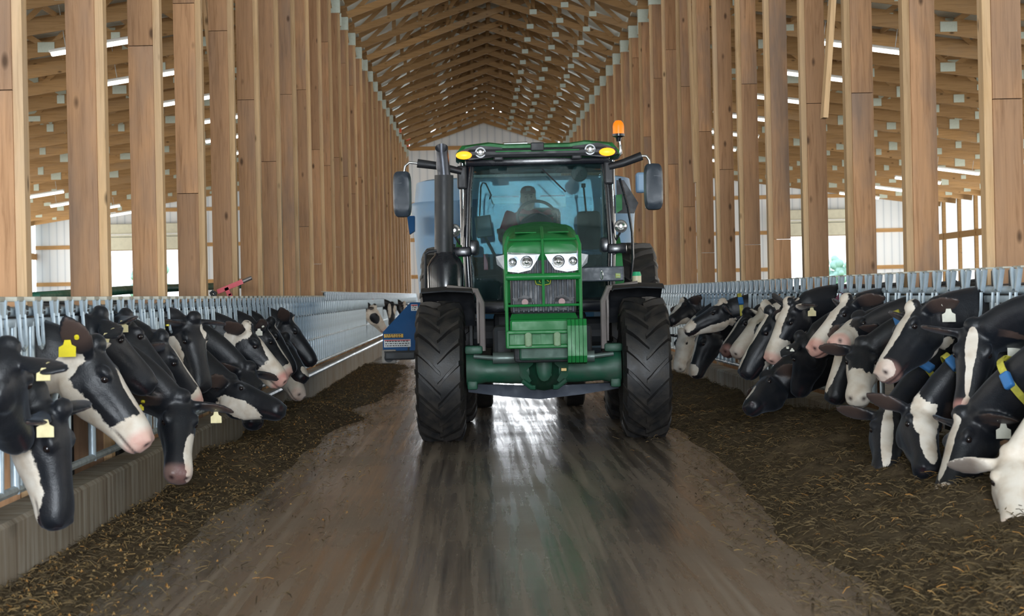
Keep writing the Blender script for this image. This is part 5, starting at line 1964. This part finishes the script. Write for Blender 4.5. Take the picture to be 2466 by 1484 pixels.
b.rings([[(x, 0.008+y, hz+z) for x, y in sell(hw_, hy, -hy, 0, 22, 1.0)] for z, hw_, hy in ((0.055, 0.083, 0.107), (0.085, 0.082, 0.106), (0.115, 0.066, 0.085), (0.132, 0.035, 0.045), (0.136, 0.005, 0.006))])
b.rings([[(x*k_, -0.075-yo+y*0.5, hz+z) for x, y in sell(0.075, 0.02, -0.02, 0, 14)] for k_, yo, z in ((1.0, 0.0, 0.062), (0.98, 0.04, 0.058), (0.8, 0.075, 0.048), (0.4, 0.09, 0.044))])
cp = b.build('cap', CAPM, per, smooth=True)
MB().rbox((0, -0.102, hz+0.09), (0.05, 0.008, 0.03), 0.003).build('cap_badge', plain('grey_badge', (0.3, 0.3, 0.3), 0.7), cp)
b = MB()
for s_ in (-1, 1): b.rbox((s_*0.072, 0.03, hz+0.035), (0.014, 0.08, 0.05), 0.006)
b.rbox((0, 0.098, hz+0.0), (0.12, 0.02, 0.09), 0.008)
b.build('hair', HAIR, per)
b = MB()
for s_ in (-1, 1): b.rbox((s_*0.03, -0.099, hz+0.033), (0.034, 0.008, 0.008), 0.003)
b.build('eyebrow', HAIR, per)
for s_ in (-1, 1): MB().ball((s_*0.03, -0.090, hz+0.012), 0.0095, 12, 8).build('eye', M_EYE, per, smooth=True)

# ------------------------------------------------------------------ feed mixer wagon behind the tractor
BLUEL = plain('pale_blue_paint', (0.26, 0.44, 0.66), 0.4, 0, 0.45, 3, (0.38, 0.46, 0.52))
BLUED = plain('deep_blue_paint', (0.012, 0.085, 0.24), 0.55, 0, 0.4, 4, (0.02, 0.06, 0.13), spec=0.15)
MY = 24.3
mx_o = Vector((0.63, MY, 0))
mw = empty('feed_mixer_wagon', mx_o, 0, 'Blue towed feed mixer wagon right behind the green tractor', 'feed mixer')


def Wp(px, py, Y):
    return at(px, py, Y)-mx_o


def tub_ring(z, hx, ya, yb):
    P = []
    for i in range(44):
        t = 2*math.pi*i/44
        cx, sy = math.cos(t), math.sin(t)
        P.append((hx*math.copysign(abs(cx)**0.32, cx), (ya+yb)/2+(yb-ya)/2*math.copysign(abs(sy)**0.32, sy), z))
    return P


b = MB()
b.rings([tub_ring(0.62, 1.20, 0.35, 4.4), tub_ring(0.70, 1.30, 0.25, 4.5), tub_ring(2.50, 1.425, 0.0, 4.75), tub_ring(2.54, 1.44, -0.02, 4.77), tub_ring(2.54, 1.39, 0.02, 4.73), tub_ring(2.80, 1.36, 0.05, 4.70),
         tub_ring(2.82, 1.29, 0.09, 4.66), tub_ring(0.8, 1.1, 0.4, 4.35)])
b.build('tub', BLUEL, mw, smooth=True)
b = MB()
for x in (-1.0, -0.55, 0.0, 0.55, 1.0):
    b.rbox((x, 0.06, 1.6), (0.07, 0.05, 1.7), 0.015)
b.build('tub_rib', BLUED, mw)
MB().rbox((0, 0.0, 1.80), (1.62, 0.03, 1.5), 0.01).build('shade_front_panel', plain('shaded_blue_paint', (0.03, 0.15, 0.33), 0.5, 0, 0.5, 3, (0.07, 0.2, 0.34)), mw)  # added panel; shade on the tub front is put into its darker blue
for (x0, x1, y0, y1) in ((1184, 1251, 470, 492), (1300, 1362, 468, 500)):
    a_, c_ = Wp(x0, y1, MY-0.03), Wp(x1, y0, MY-0.03)
    s1_ = MB().rbox(((a_.x+c_.x)/2, -0.03, (a_.z+c_.z)/2), (c_.x-a_.x, 0.012, c_.z-a_.z), 0.004).build('warning_sticker', WHITEP, mw)
    MB().rbox(((a_.x+c_.x)/2, -0.04, c_.z-0.015), ((c_.x-a_.x)*0.96, 0.006, 0.02), 0.002).build('red_band', REDP, s1_)
# chassis, drawbar and wheels
b = MB()
for x in (-0.35, 0.35): b.rbox((x, 2.2, 0.68), (0.14, 4.4, 0.16), 0.02)
b.beam((-0.35, 0.3, 0.66), (0, -1.35, 0.62), 0.12, 0.14)
b.beam((0.35, 0.3, 0.66), (0, -1.35, 0.62), 0.12, 0.14)
b.cyl((-0.62, 0.2, 0.43), (0.62, 0.2, 0.43), 0.06)
b.cyl((-0.62, 3.0, 0.43), (0.62, 3.0, 0.43), 0.06)
b.build('drawbar_frame', DARKM, mw)
for yy in (0.2, 3.0):
    for x in (-0.56, 0.56):
        w2 = MB().lathe([(-0.11, 0.24), (-0.12, 0.38), (-0.10, 0.425), (0, 0.435), (0.10, 0.425), (0.12, 0.38), (0.11, 0.24)], (x, yy, 0.43), 'X', 36).build('wheel', TIRE, mw, smooth=True)
        MB().lathe([(-0.09, 0.245), (-0.02, 0.20), (0.0, 0.05), (0.02, 0.2), (0.09, 0.245)], (x, yy, 0.43), 'X', 28).build('rim', RIMM, w2, smooth=True)
# discharge chute on the left
CYc = 23.4
poly = [(1012, 729), (988, 729), (922, 800), (922, 848), (1012, 848)]
b = MB().prism([Wp(px, py, CYc) for px, py in poly], (0, 1.1, 0))
ch = b.build('discharge_chute', BLUED, mw)
for nm, box, mt in (('yellow_caution_sticker', (925, 804, 971, 814), plain('yellow_caution', (0.72, 0.40, 0.02), 0.5)), ('notice_sticker', (925, 817, 989, 837), WHITEP), ('small_notice_sticker', (990, 733, 1006, 749), WHITEP)):
    a_, c_ = Wp(box[0], box[3], CYc-0.01), Wp(box[2], box[1], CYc-0.01)
    s1_ = MB().rbox(((a_.x+c_.x)/2, a_.y, (a_.z+c_.z)/2), (c_.x-a_.x, 0.01, c_.z-a_.z), 0.003).build(nm, mt, mw)
    b = MB()
    zz = c_.z
    if nm != 'yellow_caution_sticker':
        MB().rbox(((a_.x+c_.x)/2, a_.y-0.006, c_.z-0.010), ((c_.x-a_.x)*0.96, 0.004, 0.014), 0.001).build('red_band', REDP, s1_)
    ink = MB()
    nrow = 2 if nm == 'yellow_caution_sticker' else 3
    for r_ in range(nrow):
        x = a_.x+0.015
        while x < c_.x-0.03:
            L_ = R.uniform(0.008, 0.03)
            ink.box((x+L_/2, a_.y-0.006, a_.z+(c_.z-a_.z)*(0.2+0.55*r_/max(nrow-1, 1))), (L_, 0.003, 0.010))
            x += L_+0.008
    ink.build('sticker_print', M_TAGINK, s1_)
a_, c_ = Wp(920, 876, CYc-0.12), Wp(954, 842, CYc-0.12)
b = MB().rbox(((a_.x+c_.x)/2, a_.y, (a_.z+c_.z)/2), (c_.x-a_.x, 0.05, c_.z-a_.z), 0.015)
hm = b.build('motor_plate', plain('grey_motor_plate', (0.30, 0.28, 0.25), 0.6), mw)
b = MB()
cc = (a_+c_)/2
b.cyl(cc+Vector((0, -0.07, -0.01)), cc+Vector((0, 0.02, -0.01)), 0.055, n=20)
for dx in (-0.045, 0.05): b.cyl(cc+Vector((dx, -0.03, 0.055)), cc+Vector((dx, 0, 0.055)), 0.012, n=10)
b.build('motor', DARKM, hm, smooth=True)
b = MB().rbox(Wp(965, 855, CYc), (0.36, 0.5, 0.10), 0.02)
b.tube([Wp(950, 862, CYc-0.1), Wp(980, 862, CYc-0.1), Wp(1010, 855, CYc-0.1)], 0.012, 8)
b.tube([Wp(952, 850, CYc-0.1), Wp(983, 848, CYc-0.1), Wp(984, 836, CYc-0.1)], 0.010, 8)
b.build('chute_frame', DARKM, ch)
b = MB().prism([Wp(980, 520, MY-0.1), Wp(998, 520, MY-0.1), Wp(998, 556, MY-0.1), Wp(986, 564, MY-0.1)], (0, 0.3, 0))
b.build('side_bracket', BLUED, mw)
b = MB().rbox(Wp(1543, 440, MY+0.3), (0.12, 0.2, 0.25), 0.03)
b.build('top_bracket', BLUEL, mw)

# ------------------------------------------------------------------ odds and ends by the fences
lv = empty('release_lever', (0, 0, 0), 0, 'Red steel headlock lever rising from the left-hand fence', 'lever')
LY = 19.3
p0, p1, p2 = at(516, 712, LY), at(524, 703, LY), at(585, 678, LY)
lv.location = p0
MB().beam(p1-p0, p2-p0, 0.035, 0.045).build('bar', REDP, lv)
MB().cyl(p2-p0, at(606, 669, LY)-p0, 0.02, n=12).build('grip', plain('bare_steel_grip', (0.2, 0.18, 0.17), 0.4, 0.6), lv, smooth=True)
MB().beam(at(545, 693, LY)-p0, at(553, 712, LY)-p0, 0.035, 0.04).beam(at(552, 713, LY)-p0, at(559, 710, LY)-p0, 0.035, 0.035).build('handle', REDP, lv)
MB().tube([at(514, 716, LY)-p0, at(508, 706, LY)-p0, at(512, 702, LY)-p0, at(519, 706, LY)-p0, at(516, 722, LY)-p0], 0.016, 8).build('pivot', DARKM, lv, smooth=True)
GRN = plain('green_pipe', (0.02, 0.14, 0.09), 0.35, 0, 0.3)
GY = 27.5
pts = []
for (px, py) in ((60, 719), (90, 716), (175, 709), (300, 699), (430, 693), (515, 690), (583, 687), (596, 691), (605, 700), (610, 716), (611, 735)):
    f_ = min(max((px-90)/493, 0), 1)
    pts.append(at(px, py, 14.6+(24.0-14.6)*f_**1.0))
tag(MB().tube(pts, 0.040, 10).build('gate_pipe', GRN, smooth=True), 'Green pipe rail behind the left-hand posts, curving down at its end', 'pipe')
p = at(880, 722, 45)
b = MB().tube([(0, 0, 0.12), (0.02, -0.02, 0.0), (0.05, -0.03, -0.15), (0.06, -0.03, -0.42)], [0.03, 0.05, 0.04, 0.03], 8)
b.tube([(0, 0, 0.12), (0.06, 0, -0.02), (0.0, -0.02, -0.1)], 0.03, 8)
tag(b.build('hanging_strap', REDP, loc=p+Vector((0.1, 0, 0))), 'Red strap hanging from the far left-hand fence', 'strap')
p = at(2024, 707, 17.6)
tag(MB().beam((0.05, 0, 0.05), (-0.05, 0, -0.07), 0.02, 0.03).build('marker_strap', plain('maroon_strap', (0.14, 0.03, 0.06), 0.6), loc=p), 'Short maroon strap tied on the right-hand fence rail', 'strap')
bt = empty('water_tank', (-3.35, 31.5, 0), 0, 'Blue plastic water tank standing behind the left-hand fence', 'water tank')
MB().rings([[(x*k_, y*k_, z) for x, y in sell(0.42, 0.75, -0.75, 0, 28, 0.6)] for z, k_ in ((0.02, 0.9), (0.1, 1.0), (1.02, 1.0), (1.06, 0.97), (1.06, 0.9), (0.9, 0.88))]).build('basin', plain('blue_plastic', (0.03, 0.16, 0.42), 0.35), bt, smooth=True)
MB().cyl((0, 0.2, 1.04), (0, 0.2, 1.14), 0.06, n=12).build('float_cover', BLACKP, bt)

# ------------------------------------------------------------------ feed
m = NT('mixed_feed')
v = m.coords()
s1 = m.noise(v, 9.0, 8, 0.75)
s2 = m.noise(v, 1.2, 4)
vo = m.n('ShaderNodeTexVoronoi')
vo.inputs['Scale'].default_value = 55
m.l(v, vo.inputs['Vector'])
c = m.ramp(s1, [(0.30, (0.036, 0.025, 0.015)), (0.52, (0.115, 0.082, 0.047)), (0.74, (0.23, 0.172, 0.10))])
c = m.mix(m.mapr(s2, 0.4, 0.65, 0, 0.5), c, (0.075, 0.058, 0.035))
m.set(col=m.mix(m.mapr(vo.outputs['Distance'], 0.0, 0.3, 0.45, 0.0), c, (0.17, 0.12, 0.06)), rough=0.9, spec=0.15)
m.bump(s1, 0.9, 0.03)
M_FEED = m.mat
m = NT('feed_strands')
at_ = m.n('ShaderNodeAttribute')
at_.attribute_name = 'tone'
m.set(col=m.ramp(at_.outputs['Fac'], [(0.0, (0.035, 0.026, 0.014)), (0.45, (0.11, 0.080, 0.044)), (0.75, (0.20, 0.138, 0.066)), (0.92, (0.30, 0.20, 0.085)), (1.0, (0.42, 0.21, 0.06))]), rough=0.8, spec=0.2)
M_STRAW = m.mat


def feed(name, label, xa, xb, ya, yb, hfun, nstr, seed, wet=False, grain=0):
    rg = random.Random(seed)
    NX, NY = 44, int((yb-ya)/0.07)
    H = {}

    def height(x, y):
        h = hfun(x, y)
        if h <= 0: return -0.02
        n = noise.fractal(Vector((x*1.6, y*1.1, seed)), 0.8, 2.1, 4)*0.10+noise.noise(Vector((x*7, y*6, seed+3)))*0.022+noise.noise(Vector((x*19, y*17, seed+5)))*0.010
        return max(h*(1+n*2.0)+n*0.35*min(1, h*9), -0.02)
    vs_, fs = [], []
    for j in range(NY+1):
        y = ya+(yb-ya)*j/NY
        for i in range(NX+1):
            x = xa+(xb-xa)*i/NX
            vs_.append((x, y, height(x, y)))
    for j in range(NY):
        for i in range(NX):
            q = j*(NX+1)+i
            if max(vs_[q][2], vs_[q+1][2], vs_[q+NX+1][2], vs_[q+NX+2][2]) > 0:
                fs.append((q, q+1, q+NX+2, q+NX+1))
    tone = [0.3]*len(vs_)
    mi = [0]*len(fs)
    cnt = 0
    tries = 0
    while cnt < nstr and tries < nstr*6:
        tries += 1
        x = rg.uniform(xa, xb)
        y = ya+(yb-ya)*rg.random()**1.9
        h = height(x, y)
        fall = hfun(x, y)
        if h <= 0.004:
            sg = 1 if xa > 0 else -1
            pr_ = 0.5 if hfun(x+sg*0.12, y) > 0 else (0.22 if hfun(x+sg*0.35, y) > 0 else 0.05)
            if rg.random() > pr_: continue
        z = max(h, 0.0)
        g = rg.random() < grain
        L = rg.uniform(0.008, 0.014) if g else rg.uniform(0.018, 0.075)
        wd = rg.uniform(0.004, 0.008) if g else rg.uniform(0.0012, 0.0032)
        a = rg.uniform(0, 6.283)
        el = rg.uniform(-0.15, 0.5)
        d = Vector((math.cos(a)*math.cos(el), math.sin(a)*math.cos(el), math.sin(el)))
        s_ = Vector((-math.sin(a), math.cos(a), rg.uniform(-0.5, 0.5))).normalized()
        p = Vector((x, y, z+rg.uniform(0.001, 0.016)))
        up = Vector((0, 0, 1))
        q = len(vs_)
        mid = p+d*L*0.5+up*rg.uniform(0, 0.012)
        for pt in (p, mid, p+d*L):
            vs_.append(tuple(pt-s_*wd)); vs_.append(tuple(pt+s_*wd)); vs_.append(tuple(pt+up*wd*1.2))
        for e in (0, 3):
            for (i0, i1) in ((0, 1), (1, 2), (2, 0)):
                fs.append((q+e+i0, q+e+i1, q+e+i1+3, q+e+i0+3)); mi.append(1)
        t = min(1, max(0, rg.gauss(0.45, 0.25))) if not g else rg.uniform(0.85, 1.0)
        tone.extend([t]*9)
        cnt += 1
    me = bpy.data.meshes.new(name)
    me.from_pydata(vs_, [], fs)
    a = me.attributes.new('tone', 'FLOAT', 'POINT')
    a.data.foreach_set('value', tone)
    me.materials.append(M_FEED)
    me.materials.append(M_STRAW)
    me.polygons.foreach_set('material_index', mi)
    me.polygons.foreach_set('use_smooth', [True]*len(me.polygons))
    o = bpy.data.objects.new(name, me)
    COL.objects.link(o)
    tag(o, label, 'cattle feed', kind='stuff')
    return o


def sstep(a, b, x):
    t = min(1, max(0, (x-a)/(b-a)))
    return t*t*(3-2*t)


def right_pile(x, y):
    edge = 1.72+0.16*noise.noise(Vector((y*0.5, 3.1, 0)))+0.22*sstep(11, 17, y)+0.5*sstep(22, 30, y)
    d = (x-edge)/(3.36-edge)
    if d < 0: return -0.01
    ridge = 0.40+0.06*noise.noise(Vector((y*0.9, 8.0, 1)))
    h = ridge*(d**0.8)
    h -= 0.10*sstep(0.78, 1.0, d)
    return h*(1-0.55*sstep(14.5, 22, y))*(1-0.4*sstep(26, 34, y))


def left_pile(x, y):
    edge = -1.62+0.25*noise.noise(Vector((y*0.55, 1.7, 0)))+0.28*sstep(15, 22, y)-0.25*sstep(10, 7, y)
    d = (edge-x)/(edge+2.24)
    if d < 0: return -0.01
    h = 0.045*min(1, d*2.5)
    if y > 14.5:
        h += 0.15*math.exp(-((y-21.5)/3.2)**2)*sstep(0, 0.5, d)
        h += 0.09*math.exp(-((y-16.2)/1.3)**2)*sstep(0.0, 0.5, d)
    return h


feed('feed_pile', 'Long heap of chopped brown silage against the right-hand curb', 1.3, 3.36, 7.6, 36, right_pile, 21000, 5)
feed('feed_strip', 'Thin strip of brown feed with orange grain along the left-hand curb', -2.24, -0.85, 7.8, 40, left_pile, 13000, 9, grain=0.16)
